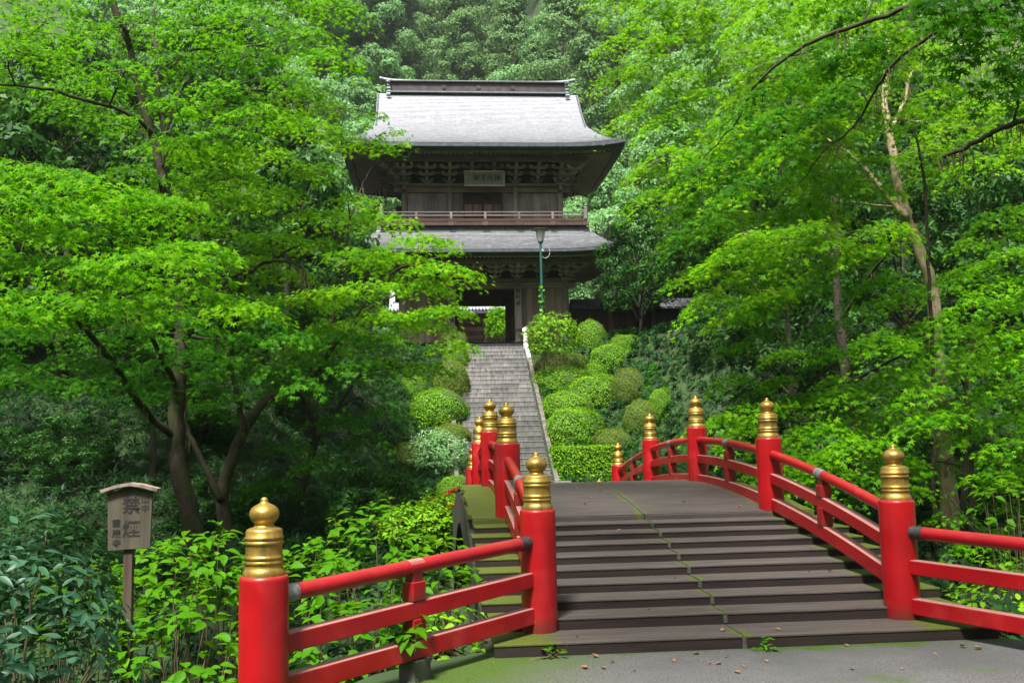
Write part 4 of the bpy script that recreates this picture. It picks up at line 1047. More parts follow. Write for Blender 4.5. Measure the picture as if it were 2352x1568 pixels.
# ================================================================== MAPLES ON THE LEFT
bA = at(452, 1250, 11.5)
limA = [L([(454, 1262), (430, 1160), (412, 1080), (405, 1000), (410, 900), (418, 800), (415, 720), (405, 620), (395, 540), (385, 470), (372, 400), (350, 310), (320, 210), (300, 120), (275, 50), (250, -40)], 11.5, .19, .045),
        L([(405, 1010), (350, 960), (300, 900), (270, 850), (235, 800), (180, 740), (130, 690), (70, 640)], 11.5, .075, .03, 8),
        L([(410, 900), (370, 820), (345, 770), (300, 700), (240, 650)], 11.5, .06, .025, 9),
        ([at(250, -40, 11.5), (-5.2, 7.2, 10.8), (-4.2, 2.5, 10.2), (-2.8, -2.5, 9.3), (-2.2, -6, 8.8)], [.06, .055, .045, .03, .015]), ([(-4.6, 5, 10.5), (-6.5, 1, 9.6), (-7.5, -3, 9)], [.045, .03, .015]),
        L([(350, 310), (300, 265), (200, 230), (100, 205), (-30, 193)], 11.5, .045, .022, 10),
        L([(300, 120), (285, 70), (262, 30), (240, -30)], 11.5, .05, .03, 11),
        L([(385, 470), (384, 400), (378, 330), (372, 260), (362, 190), (367, 150), (355, 90), (350, 20)], 11.9, .06, .025, 13),
        L([(370, 170), (400, 150), (430, 120), (520, 110), (640, 100)], 12.5, .035, .015, 14),
        L([(378, 320), (420, 200), (470, 195), (560, 205), (640, 215), (720, 240), (820, 250)], 12, .04, .012, 17),
        L([(418, 800), (470, 700), (530, 640), (620, 600), (690, 560)], 11.5, .06, .02, 13)]
HOLEL = [(225, -60), (320, -60), (345, 150), (400, 330), (430, 500), (360, 500), (320, 330), (280, 150)]
HOLER = [(1995, 230), (2090, 215), (2130, 420), (2180, 600), (2160, 650), (2095, 640), (2030, 500)]
polyA = [(-60, 370), (60, 370), (170, 380), (250, 440), (390, 450), (470, 560), (480, 640), (420, 690), (250, 715), (100, 700), (-60, 720)]
polyA2 = [(-60, -60), (700, -60), (790, 20), (800, 110), (760, 180), (690, 250), (600, 300), (420, 330), (330, 240), (250, 200), (-60, 190)]
spA = sprays_in(polyA, 84, (4, 9), (.55, .9), 360, droop=.2, tries=2500, yw=1.3) + sprays_in(polyA2, 90, (9, 14.5), (.6, .95), 290, [HOLEL], droop=.22, tries=2500, yw=1.3) \
    + sprays_in([(160, 230), (420, 240), (420, 470), (300, 450), (330, 330)], 85, (11, 14), (.5, .8), 300)
for _ in range(15): spA.append((np.array((rng.uniform(-8, -.5), rng.uniform(-6, 2.6), rng.uniform(8.9, 10.6))), rng.uniform(.8, 1.2), 420, .3, (0, 0)))  # unseen sprays over the near bridge, added to shade the foreground
tree('maple_tree', 'tall maple with a mossy trunk rising behind the notice board on the ravine bank', bA, limA, spA, MAT['maple'], MAT['bark'], group='maples beside the ravine', lichen=70, parts=220)
bB = at(525, 1238, 13)
limB = [L([(525, 1250), (510, 1150), (530, 1060), (560, 990), (600, 930), (650, 900), (720, 860), (760, 800), (800, 755), (860, 700)], 13, .15, .03, 14),
        L([(510, 1150), (470, 1070), (440, 1010), (425, 960), (430, 900)], 13, .08, .03), L([(560, 990), (545, 900), (530, 820), (545, 720), (560, 640), (620, 600), (690, 612), (705, 660)], 13, .07, .02, 12),
        L([(545, 720), (500, 600), (470, 520), (460, 460)], 12.6, .05, .02), L([(720, 860), (760, 750), (790, 640), (800, 520), (830, 430)], 14, .05, .015, 15), L([(800, 755), (880, 640), (960, 600), (1030, 590)], 14, .035, .01, 15)]
polyB = [(420, 330), (600, 300), (690, 200), (730, 240), (815, 285), (840, 325), (790, 390), (790, 450), (900, 492), (975, 540), (1045, 596), (1020, 650), (1020, 715), (930, 745), (840, 770), (700, 740), (560, 715), (470, 680), (480, 560), (400, 440)]
spB = sprays_in(polyB, 78, (10, 16), (.6, .95), 330, droop=.2, tries=5000, yw=1.3) + sprays_in([(780, 690), (1050, 690), (1060, 800), (950, 860), (800, 850), (640, 800)], 85, (14, 17), (.5, .8), 300)
spB += [(at(x_, y_, 15.5), .42, 70, .3, (0, 0)) for x_, y_ in ((862, 268), (905, 300), (925, 335), (850, 330), (885, 350))]
tree('maple_tree', 'forked maple beside the tall mossy trunk, its branches reaching across towards the gate', bB, limB, spB, MAT['maple2'], MAT['bark'], group='maples beside the ravine', lichen=70, parts=80)
# shaded lower layer behind
spC = sprays_in([(-60, 680), (250, 715), (480, 690), (720, 750), (880, 800), (760, 900), (560, 870), (420, 900), (200, 850), (-60, 880)], 80, (9, 13), (.45, .75), 300, tries=2500) + sprays_in([(-60, 690), (250, 720), (480, 690), (700, 740), (860, 780), (900, 960), (760, 1090), (600, 1150), (560, 980), (300, 880), (-60, 860)], 88, (13.5, 18), (.5, .9), 260, tries=2500)
bC = at(690, 1130, 16)
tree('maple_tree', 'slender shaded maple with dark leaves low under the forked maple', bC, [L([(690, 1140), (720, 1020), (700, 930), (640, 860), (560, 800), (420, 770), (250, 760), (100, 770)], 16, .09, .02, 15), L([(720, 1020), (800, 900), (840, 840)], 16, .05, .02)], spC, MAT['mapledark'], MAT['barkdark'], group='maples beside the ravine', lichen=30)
# ================================================================== TREES ON THE RIGHT
bR = at(2172, 1080, 13)
limR = [L([(2174, 1100), (2160, 960), (2150, 800), (2142, 700), (2138, 650), (2108, 570), (2080, 490), (2058, 400), (2042, 300), (2030, 230), (2040, 120), (2010, 20)], 13, .19, .05, 13.6),
        L([(2085, 500), (2045, 460), (2005, 410), (1965, 365), (1900, 320)], 13.2, .075, .03, 14), L([(2042, 300), (2075, 240), (2090, 170)], 13.5, .05, .03)]
polyR = [(1355, -60), (2000, -60), (2040, 60), (1960, 160), (1900, 260), (1880, 400), (1860, 560), (1800, 650), (1700, 720), (1640, 740), (1610, 690), (1590, 620), (1530, 530), (1490, 430), (1450, 300), (1400, 130)]
yR = lambda x, y: np.interp(x, [1300, 1600, 1900], [19, 14, 10])
spR = sprays_in(polyR, 72, (0, 4), (.6, 1.0), 330, yfun=yR, droop=.42, tilt=(.22, 0), holes=[HOLER], tries=6000)
polyR2 = [(1880, 160), (2110, 60), (2400, 100), (2400, 330), (2250, 420), (2120, 400), (2040, 560), (1900, 640), (1860, 560)]
spR += sprays_in(polyR2, 76, (9, 14), (.45, .75), 330, [HOLER], droop=.4, tilt=(.15, 0), tries=2500)
tree('maple_tree', 'maple with a pale lichened trunk forking among bright drooping leaves on the right', bR, limR, spR, MAT['maple2'], MAT['barkpale'], group='maples beside the ravine', lichen=60, parts=60)
# overhanging tree whose trunk stands outside the frame
bD = at(2560, 1400, 4.5); bD[2] = float(zfun(bD[0], bD[1]))
limD = [([bD, at(2540, 800, 4.5), at(2500, 300, 4.4), at(2440, -100, 4.2)], [.2, .17, .13, .08]), ([at(2440, -100, 4.2), (3.6, 1.5, 8.8), (1.8, -1.5, 8.8), (.6, -5, 8.4)], [.08, .06, .04, .015]), ([(4.2, 2.6, 8.6), (5.5, -1, 8.6), (6, -5, 8.3)], [.05, .035, .015]),
        L([(2500, 250), (2400, 262), (2351, 272), (2290, 300), (2230, 332), (2168, 360)], 4.4, .06, .028, 5.2), L([(2470, 60), (2300, -20), (2120, 10), (1960, 60), (1850, 105), (1740, 190), (1690, 280), (1600, 380)], 4.4, .06, .008, 9),
        L([(2480, 150), (2300, 60), (2180, 60), (2060, 140), (2010, 210), (1960, 290), (1890, 350), (1830, 430)], 4.6, .045, .008, 9)]
spD = sprays_in([(2140, -60), (2420, -60), (2420, 210), (2260, 170), (2170, 90)], 85, (1.5, 4.5), (.4, .65), 420, droop=.4, tries=2000) + sprays_in([(2000, -60), (2200, -40), (2160, 90), (2000, 160), (1860, 280), (1720, 420), (1600, 520), (1540, 470), (1680, 250), (1850, 90)], 95, (6, 10), (.4, .65), 330, [HOLER], droop=.45, tilt=(.35, 0))
for _ in range(17): spD.append((np.array((rng.uniform(0, 7), rng.uniform(-7, 1.6), rng.uniform(8.4, 10.2))), rng.uniform(.8, 1.2), 420, .3, (0, 0)))  # more unseen overhead sprays, put in to shade the posts and path
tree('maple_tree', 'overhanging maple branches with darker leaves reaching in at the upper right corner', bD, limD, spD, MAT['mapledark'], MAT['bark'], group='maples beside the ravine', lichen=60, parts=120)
spE = sprays_in([(2010, 660), (2150, 640), (2400, 540), (2400, 960), (2200, 980), (2060, 960)], 82, (8.5, 12), (.45, .75), 300, droop=.42, tilt=(.25, 0), tries=2000) + sprays_in([(1700, 700), (1880, 640), (2060, 600), (2400, 420), (2400, 760), (2150, 830), (1960, 900), (1800, 900), (1640, 860)], 84, (11, 17), (.5, .85), 300, [HOLER], droop=.42, tilt=(.25, 0), tries=3000)
bE_ = 0
bE = at(1958, 990, 17)
tree('maple_tree', 'maple with a dark slanting trunk in the middle of the right bank', bE, [L([(1958, 1000), (1942, 880), (1928, 740), (1920, 640), (1922, 500), (1900, 380)], 17, .17, .05), L([(1928, 740), (1990, 640), (2060, 560), (2120, 520)], 17, .06, .02, 14), L([(1942, 880), (2100, 800), (2250, 700)], 16.5, .05, .015, 13)], spE, MAT['maple'], MAT['barkdark'], group='maples beside the ravine', lichen=40)
spF = sprays_in([(1610, 950), (1950, 890), (2010, 1160), (1860, 1120), (1740, 1050)], 80, (8, 13), (.45, .75), 300, droop=.35, tilt=(.2, 0), tries=2000) + sprays_in([(2000, 1040), (2400, 1000), (2400, 1260), (2150, 1230)], 95, (9, 13), (.45, .7), 260, droop=.35, tries=1500) + sprays_in([(1640, 960), (1800, 900), (2000, 860), (2400, 740), (2400, 1080), (2180, 1130), (2060, 1060), (1900, 1080), (1760, 1020)], 84, (9, 15), (.5, .9), 300, droop=.4, tilt=(.2, 0), tries=3000)
bF = at(2215, 1270, 12)
tree('maple_tree', 'low maple with two thin trunks and shaded leaves behind the right hand railing', bF, [L([(2215, 1290), (2212, 1150), (2220, 1000), (2215, 900), (2240, 760)], 12, .07, .03), L([(2225, 1290), (2232, 1100), (2226, 920), (2180, 820)], 12.2, .06, .03), L([(2220, 1000), (2100, 960), (1960, 960), (1820, 970)], 12, .04, .012, 11)], spF, MAT['maple'], MAT['barkdark'], group='maples beside the ravine', lichen=30)
# thin dark stems in the right hand shade
for i, (pts, Y, lab) in enumerate((([(2145, 1180), (2142, 900), (2134, 640), (2124, 440), (2108, 340), (2092, 290)], 11.6, 'thin dark stem rising beside the pale lichened trunk'), ([(2010, 1100), (2030, 1000), (2070, 900), (2110, 830)], 12.5, 'slanting thin stem under the low maple behind the right railing'))):
    b_ = at(*pts[0], Y); tree('sapling', lab, b_, [L(pts, Y, .05, .02)], [(at(*pts[-1], Y), .5, 90, .4, (0, 0))], MAT['maple'], MAT['barkdark'], cat='sapling')
# ================================================================== CLIPPED BUSHES ON THE SLOPE
def dome_proto(seed, n=7500, kind='azalea', flat=.0, leaf=.06):
    r_ = np.random.default_rng(seed); d = nrm(r_.normal(size=(n * 2, 3))); d = d[d[:, 2] > -.45][:n]
    ph = r_.uniform(0, 6, 6)
    lump = 1 + .05 * np.sin(2.3 * d[:, 0] + ph[4]) + .05 * np.sin(2.9 * d[:, 1] + ph[5]) + .045 * np.sin(5 * d[:, 0] + ph[0]) * np.sin(5 * d[:, 1] + ph[1]) + .035 * np.sin(9 * d[:, 2] + 7 * d[:, 0] + ph[2]) + .02 * np.sin(14 * d[:, 1] + ph[3])
    e = 2.25; k = (np.abs(d) ** e).sum(1) ** (-1 / e)
    p = d * (k * lump * r_.uniform(.93, 1.03, len(d)))[:, None]
    nn = d + r_.normal(size=d.shape) * .35 + np.array((0, 0, .25)); dd = d * .8 + r_.normal(size=d.shape) * .8 + np.array((0, 0, .3))
    me = scatter('foliage', kite_leaf(.34, .05, .12), p, nn, dd, r_.uniform(.7, 1.25, len(d)) * leaf, MAT[kind])
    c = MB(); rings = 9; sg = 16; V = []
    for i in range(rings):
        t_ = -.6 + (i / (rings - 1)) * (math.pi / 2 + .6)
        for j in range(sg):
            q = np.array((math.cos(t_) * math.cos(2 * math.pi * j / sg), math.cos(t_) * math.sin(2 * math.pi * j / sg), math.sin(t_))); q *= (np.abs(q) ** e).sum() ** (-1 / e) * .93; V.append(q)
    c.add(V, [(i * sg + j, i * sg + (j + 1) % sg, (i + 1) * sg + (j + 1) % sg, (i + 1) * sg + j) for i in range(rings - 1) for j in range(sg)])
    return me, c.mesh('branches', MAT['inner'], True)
DP = {('azalea', i): dome_proto(20 + i) for i in range(3)}
DP.update({('azaleaolive', i): dome_proto(30 + i, 7000, 'azaleaolive', leaf=.05) for i in range(2)})
def bush(px, py, hw, hh, label, kind='azalea', v=0, rise=.0, deep=.9, sink=.72):
    b_ = hit(px, py + hh * .8); dep = (b_ - CAM) @ CF; rx_ = hw / FPX * dep; rz_ = hh / FPX * dep
    cz = at(px, py, b_[1] + rx_ * deep * .5); rx_ *= 1.08; rz_ *= 1.12; c = np.array((cz[0], b_[1] + rx_ * deep * .5, cz[2] - rz_ * .2))
    T = thing('clipped_bush', label, 'bush', (c[0], c[1], float(zfun(c[0], c[1]))), 'clipped bushes beside the stone stairs')
    me, ce = DP[(kind, v)]; sc_ = (rx_, rx_ * deep, rz_ * 1.25); rz = rng.uniform(-.5, .5)
    f = put('foliage', me, T, c, (0, 0, rz), sc_); f['kind'] = 'stuff'
    put('branches', ce, T, c, (0, 0, rz), sc_)
    st = MB(); gz = float(zfun(c[0], c[1]))
    for _ in range(5):
        q = rng.uniform(-.35, .35, 2) * rx_; st.tube([(c[0] + q[0] * .3, c[1] + q[1] * .3, min(gz, c[2]) - .15), (c[0] + q[0], c[1] + q[1], c[2] + .1)], [.035, .02], 5)
    st.build('stem', MAT['stem'], T)['kind'] = 'stuff'
    return T
O = 'azaleaolive'
bush(1283, 838, 66, 26, 'long low olive bush with a flat clipped top beside the upper stairs', O, 0)
bush(1287, 878, 57, 33, 'bright clipped bush just below the long olive one by the stairs', v=1)
bush(1375, 855, 33, 22, 'small bright rounded bush between the long olive bush and the round olive one')
bush(1365, 905, 61, 36, 'broad bright dome second bush out from the stairs at mid slope', v=2)
bush(1305, 936, 57, 34, 'bright dome touching the kerb above the largest bush by the hedge', v=0)
bush(1320, 988, 63, 44, 'large round bright bush directly above the square cut hedge', v=1)
bush(1405, 825, 50, 30, 'green rounded bush at the upper right of the bush group', v=2)
bush(1447, 890, 39, 38, 'upright round olive bush at the right edge of the bush group', O, 1)
bush(1475, 960, 44, 36, 'brownish olive bush above the second far gilt post on the right', O, 0)
bush(1410, 1018, 46, 28, 'low brownish olive bush right behind the square cut hedge', O, 1)
bush(1360, 775, 34, 36, 'yellow green rounded shrub at the top beside the feathery shrub', v=0)
bush(1437, 792, 32, 20, 'small shrub below the dark boarded wall', v=1)
bush(1515, 930, 27, 32, 'small pointed green shrub furthest right on the slope', v=2)
bush(1385, 812, 26, 14, 'little low bush tucked under the yellow green shrub', v=0)
bush(1010, 942, 64, 44, 'large round bush left of the stairs behind the gilt finials', v=0)
bush(1036, 876, 42, 42, 'olive bush with brown lower branches left of the stairs', O, 0)
bush(1048, 822, 27, 25, 'bright bush under maple leaves left of the upper stairs', v=1)
bush(1045, 782, 29, 18, 'small olive bush at the top left of the stairs', O, 1)
bush(1036, 1000, 46, 24, 'smooth olive dome rising behind the cream flowered shrub', O, 0)
bush(1042, 1130, 38, 32, 'small bright bush beside the left end of the bridge arch', v=2)
bush(950, 893, 30, 26, 'small round bush half hidden by the maple left of the stairs', v=1)
bush(945, 1055, 40, 34, 'olive bush left of the cream flowered shrub', O, 1)
bush(905, 1145, 46, 28, 'low bush beside the far gilt finial in the shrubs', v=0)
# square-cut hedge
b_ = hit(1345, 1108); dep = (b_ - CAM) @ CF; hx_ = 70 / FPX * dep; hz_ = 80 / FPX * dep
H = thing('clipped_hedge', 'box shaped hedge cut flat on top at the foot of the stone stairs', 'hedge', b_)
n = 9000; sd_ = rng.integers(0, 4, n); u, v_ = rng.uniform(-1, 1, n), rng.uniform(0, 1, n); dpt = .65
P_ = np.zeros((n, 3)); N_ = np.zeros((n, 3))
for k, (pf, nf) in enumerate(((lambda u, v: (u * hx_, -dpt + 0 * u, v * hz_), (0, -1, .2)), (lambda u, v: (u * hx_, (v * 2 - 1) * dpt, hz_ + 0 * u), (0, 0, 1)), (lambda u, v: (hx_ + 0 * u, u * dpt, v * hz_), (1, 0, .2)), (lambda u, v: (-hx_ + 0 * u, u * dpt, v * hz_), (-1, 0, .2)))):
    q = sd_ == k; P_[q] = np.stack(pf(u[q], v_[q]), 1); N_[q] = nf
P_ += rng.normal(size=P_.shape) * .03 + b_ + np.array((0, dpt, 0))
f = put('foliage', scatter('foliage', kite_leaf(.34), P_ - b_, N_ + rng.normal(size=N_.shape) * .45, N_ + rng.normal(size=N_.shape), rng.uniform(.05, .09, n), MAT['azalea']), H, b_); f['kind'] = 'stuff'
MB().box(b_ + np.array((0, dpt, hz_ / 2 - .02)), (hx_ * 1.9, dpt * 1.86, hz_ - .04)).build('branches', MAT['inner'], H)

# ================================================================== LOOSE SHRUBS
def shrub(name, label, c, r, n, tmpl, leaf, mat, group=None, cat='shrub', up=.5, stems=9, fl=None, parts=0, whorl=6, zr=.8, barem='stem', low=-.5):
    """leaves in whorls at stem tips spread over a dome round c (radius r, vertical zr*r)"""
    c = np.array(c, float); base = np.array((c[0], c[1], float(zfun(c[0], c[1]))))
    if base[2] > c[2] - r * .3: base[2] = c[2] - r * .5
    T = thing(name, label, cat, base, group)
    k = max(4, n // whorl); d = nrm(rng.normal(size=(k * 3, 3))); d = d[d[:, 2] > low][:k]; k = len(d)
    tips = c + d * np.array((r, r, r * zr)) * rng.uniform(.55, 1.05, (k, 1)) ** .6
    m_ = MB()
    for i in rng.permutation(k)[:stems * 2]:
        mid = base * .45 + tips[i] * .55 + rng.normal(size=3) * .06 * r + np.array((0, 0, -.1 * r)); P2, Q2 = smooth_path([base + rng.normal(size=3) * (.08, .08, 0), mid, tips[i]], [.010 + .005 * r, .007, .0035], 4, .006); m_.tube(P2, Q2, 5, False)
    m_.build('stem', MAT[barem], T, True)['kind'] = 'stuff'
    idx = np.repeat(np.arange(k), whorl); N = len(idx); a = np.tile(np.arange(whorl), k) * 6.283 / whorl + np.repeat(rng.uniform(0, 6, k), whorl)
    dd = np.stack([np.cos(a), np.sin(a), rng.normal(size=N) * .3 - .15], 1); nn = np.array((0, 0, 1.)) * up * 2 + d[idx] * .7 + rng.normal(size=(N, 3)) * .35
    pp = tips[idx] + dd * .02 + rng.normal(size=(N, 3)) * .02 * (1, 1, 2); sz = rng.uniform(*leaf, N)
    if parts:
        dc = np.linalg.norm(pp - CAM, axis=1) ; near = np.argsort(dc - sz * 6)[:parts]; keep = np.ones(N, bool); keep[near] = False
        me = scatter('leaf', tmpl, np.zeros((1, 3)), np.array([(0, 0, 1.)]), np.array([(0, 1., 0)]), [1.0], MAT[mat])
        for i in near:
            n_ = Vector(nrm(nn[i])); d_ = Vector(dd[i]); d_ = (d_ - n_ * d_.dot(n_)).normalized(); x_ = d_.cross(n_)
            put('leaf', me, T, pp[i], Matrix(((x_.x, d_.x, n_.x), (x_.y, d_.y, n_.y), (x_.z, d_.z, n_.z))).to_euler(), (float(sz[i]),) * 3)
        pp, nn, dd, sz = pp[keep], nn[keep], dd[keep], sz[keep]
    if len(pp): put('foliage', scatter('foliage', tmpl, pp - base, nn, dd, sz, MAT[mat]), T, base)['kind'] = 'stuff'
    if fl:
        top = tips[d[:, 2] > .25][:fl]; P3 = np.repeat(top, 26, 0) + rng.normal(size=(len(top) * 26, 3)) * (.06, .06, .09) + (0, -.02, .12)
        put('blossom', scatter('blossom', kite_leaf(.4), P3 - base, unit(len(P3)), unit(len(P3)), rng.uniform(.03, .05, len(P3)), MAT['flower']), T, base)['kind'] = 'stuff'
    return T
GS = 'large leaved shrubs below the near left railing'
for px, py, Y, r, n, lab in ((350, 1370, .2, .6, 190, 'large leaved shrub directly behind the post of the notice board'), (480, 1320, .7, .58, 180, 'large leaved shrub between the notice board and the near gilt post'),
        (205, 1400, .3, .55, 150, 'large leaved shrub left of the notice board post'), (700, 1350, .5, .50, 150, 'large leaved shrub showing just right of the near left gilt post'),
        (860, 1270, 1.3, .62, 210, 'tallest large leaved shrub standing up over the middle of the near left railing'), (990, 1330, 1.2, .5, 150, 'large leaved shrub against the left ends of the bridge steps'),
        (420, 1500, -1.0, .55, 150, 'shaded large leaved shrub low at the bottom edge by the near left post'), (800, 1480, -.1, .5, 140, 'large leaved shrub seen through the bars of the near left railing')):
    shrub('leafy_shrub', lab, at(px, py, Y), r, int(n * 1.75), OVATE, (.06, .145), 'broad', GS, parts=min(n, 75), whorl=5, zr=.75, up=.75, low=-.75)
shrub('weed', 'leafy weed poking through the lower bars of the near left railing', at(955, 1462, -1.1), .13, 10, OVATE, (.09, .14), 'broad', cat='weed', whorl=5, stems=1, parts=10, up=.8)
shrub('leafy_shrub', 'small leaved plants at the ground under the end of the near left railing', at(1030, 1470, .15), .42, 260, OVATE, (.05, .09), 'azalea', GS, whorl=5)
shrub('glossy_shrub', 'blue green narrow leaved shrub in the bottom left corner', at(20, 1440, -3.7), .48, 900, ovate_leaf(.17, fold=.05, droop=.15), (.055, .095), 'glossy', whorl=6, zr=.9, up=.3)
shrub('glossy_shrub', 'dark narrow leaved shrub behind the one in the bottom left corner', at(70, 1340, -.4), .62, 800, ovate_leaf(.18, fold=.05, droop=.15), (.07, .11), 'under', whorl=6, zr=.9, up=.3)
shrub('flowering_shrub', 'loose shrub with cream flower plumes left of the lower stone stairs', at(1004, 1050, hit(1005, 1098)[1] + .5), 1.1, 3000, kite_leaf(.2, .04, .2), (.09, .16), 'hillbroad', fl=16, whorl=7, zr=.85, up=.2)
shrub('nandina_shrub', 'tall feathery shrub with reddish tips in front of the lamp post', at(1268, 776, 29.6), 1.15, 2100, kite_leaf(.2, .04, .1), (.10, .19), 'azalea', whorl=7, zr=.9, up=.1, stems=18, low=-.6)
shrub('maple_shrub', 'yellow green small maple in the courtyard seen through the gateway', tuple(at(1150, 748, 51.5)), 1.0, 3000, MAPLE3, (.09, .15), 'maple2', whorl=6, zr=1.35, up=.3)
shrub('leafy_shrub', 'bright sprig of ovate leaves at the right edge above the right railing', at(2325, 1170, 2.0), .5, 90, OVATE, (.09, .14), 'broad', whorl=5, parts=40, up=.6)
shrub('leafy_shrub', 'fern like green plant at the right edge behind the right railing bars', at(2320, 1390, 1.0), .55, 420, OVATE, (.05, .10), 'azalea', whorl=6)
shrub('leafy_shrub', 'light green plants massed on the far bank left of the bridge arch', at(965, 1212, 11.9), .85, 1700, OVATE, (.07, .13), 'azalea', whorl=6, zr=.6)
shrub('leafy_shrub', 'light green plants hiding the far railing left of the arch end', at(1012, 1178, 12.1), .5, 700, OVATE, (.06, .11), 'azalea', whorl=6, zr=.85)
shrub('leafy_shrub', 'green bush on the far bank behind the near left gilt post', (lambda h: h + np.array((0, .8, .3)))(hit(720, 1250)), 1.3, 1500, OVATE, (.07, .13), 'under', whorl=6, zr=.6)
# bare grey shrub right of the lower eave
bz = at(1400, 522, 36.5); T = thing('bare_shrub', 'leafless pale grey shrub beside the right end of the lower roof', 'shrub', (bz[0], 36.5, 6.1))
m_ = MB(); b0 = np.array((bz[0], 36.5, 6.1)); m_.tube([b0, b0 + (.1, 0, 2.4), bz - (0, 0, .6)], [.12, .1, .07], 7)
for _ in range(60):
    a_ = bz + rng.normal(size=3) * (.25, .25, .15) - (0, 0, .55); d = nrm(rng.normal(size=3) * (1, 1, .5) + (0, 0, .7)); L_ = rng.uniform(.6, 1.1); b_ = a_ + d * L_
    m_.tube([a_, (a_ + b_) / 2 + rng.normal(size=3) * .08, b_], [.03, .02, .009], 4, False)
    for _2 in range(3):
        q = a_ + (b_ - a_) * rng.uniform(.4, 1); m_.tube([q, q + nrm(rng.normal(size=3) + (0, 0, .6)) * .35], [.014, .006], 3, False)
m_.build('branches', MAT['dead'], T)
# fan palms on the shaded slope
for px, py, Y, lab in ((400, 865, 16.5, 'fan palm behind the tall mossy trunk'), (470, 900, 17, 'fan palm with drooping fronds between the two left maples'), (350, 980, 15.5, 'small fan palm lower left of the mossy trunk')):
    c = at(px, py, Y); base = np.array((c[0], c[1], float(zfun(c[0], c[1])) - .1)); T = thing('fan_palm', lab, 'palm', base, 'fan palms on the shaded slope')
    MB().tube([base, (base + c) / 2 + (.05, 0, 0), c], [.09, .08, .07], 8).build('trunk', MAT['barkdark'], T)
    for q in range(9):
        a = rng.uniform(0, 6.28); e_ = rng.uniform(-.2, .9); d = np.array((math.cos(a) * math.cos(e_), math.sin(a) * math.cos(e_), math.sin(e_))); p = c + d * .5
        m_ = MB(); sdv = nrm(np.cross(d, (0, 0, 1))); m_.tube([c, p], [.012, .008], 4, False)
        for k in np.linspace(-1.9, 1.9, 17):
            dd = d * math.cos(k) + sdv * math.sin(k); L_ = .55 * (1 - .12 * abs(k)); tip = p + dd * L_ + (0, 0, -.12); mdl = p + dd * L_ * .5; wv = np.cross(dd, (0, 0, 1.)) * .022
            m_.add([p, mdl + wv, tip, mdl - wv], [(0, 1, 2, 3)])
        m_.build('frond', MAT['under'], T)

# ================================================================== EVERGREENS AND HILLSIDE FOREST
def clump_tree(name, seed, H, W, shape, mat, bark_, nclump=64, per=80, cr=.9, leaf=.42, trunk=.2, tmpl=None, wid=.34):
    """prototype tree built round the origin : tapered trunk, limbs and a crown of leafy clumps with gaps"""
    r_ = np.random.default_rng(seed); C = []
    while len(C) < nclump:
        t_ = r_.uniform(.0, 1); a = r_.uniform(0, 6.283)
        if shape == 'dome': rr = W * math.sqrt(max(0, 1 - (max(t_ - .15, 0) / .88) ** 2)) * (.55 + .45 * min(1, t_ * 5)); z = H * (.30 + .70 * t_)
        elif shape == 'cone': rr = W * (1 - t_) ** .75 * (.75 + .25 * math.sin(t_ * 22)) + .25; z = H * (.14 + .86 * t_)
        else: rr = W * (.6 + .4 * math.sin(t_ * 3.1)); z = H * (.25 + .75 * t_)
        q = rr * (r_.uniform(.25, 1) ** .4); C.append((q * math.cos(a), q * math.sin(a), z + r_.uniform(-.3, .3)))
    C = np.array(C); cc = np.array((0, 0, H * .5))
    idx = np.repeat(np.arange(nclump), per); N = len(idx); d = nrm(r_.normal(size=(N, 3)) + np.array((0, 0, .35)) + .55 * nrm(C - cc)[idx])
    sc_ = (cr * r_.uniform(.65, 1.25, nclump))[idx]; p = C[idx] + d * (sc_ * r_.uniform(.6, 1.05, N))[:, None] * np.array((1, 1, .72))
    cm = scatter('crown', tmpl or kite_leaf(wid, .06, .2), p, d + r_.normal(size=(N, 3)) * .3, d + r_.normal(size=(N, 3)) * .7 - np.array((0, 0, .25)), r_.uniform(.7, 1.3, N) * leaf, mat)
    m_ = MB(); top = H * (.95 if shape == 'cone' else .7); m_.tube([(0, 0, -.6), (.06 * W, 0, H * .3), (0, .05 * W, top)], [trunk * 1.25, trunk * .85, trunk * .25], 8)
    for i in r_.permutation(nclump)[:14]:
        z0 = max(.15 * H, C[i][2] - .35 * np.linalg.norm(C[i][:2]) - .2 * H * (shape == 'dome')); a_ = np.array((0, 0, min(z0, top * .95))); m_.tube([a_, a_ * .5 + C[i] * .5 + (0, 0, .1), C[i]], [trunk * .35, trunk * .22, trunk * .08], 5, False)
    return cm, m_.mesh('trunk', bark_, True)
def plant(proto, name, label, cat, loc, group, rz, sc_):
    T = thing(name, label, cat, loc, group); cm, tm = proto
    o = put('crown', cm, T, loc, (0, 0, rz), sc_ if hasattr(sc_, '__len__') else (sc_,) * 3); o['kind'] = 'stuff'
    put('trunk', tm, T, loc, (0, 0, rz), sc_ if hasattr(sc_, '__len__') else (sc_,) * 3); return T
PB_ = [clump_tree('b', 40 + i, 10.5, 4.2, 'dome', MAT['hillbroad'], MAT['barkdark'], 95, 190, 1.05, .25, .22) for i in range(3)]
PC_ = [clump_tree('c', 50 + i, 15.5, 4.3, 'cone', MAT['cedar'], MAT['barkdark'], 140, 140, .85, .23, .3, wid=.28) for i in range(2)]
PE_ = [clump_tree('e', 60 + i, 6.2, 2.3, 'dome', MAT['evergreen'], MAT['barkdark'], 80, 95, .58, .19, .13, wid=.24) for i in range(3)]
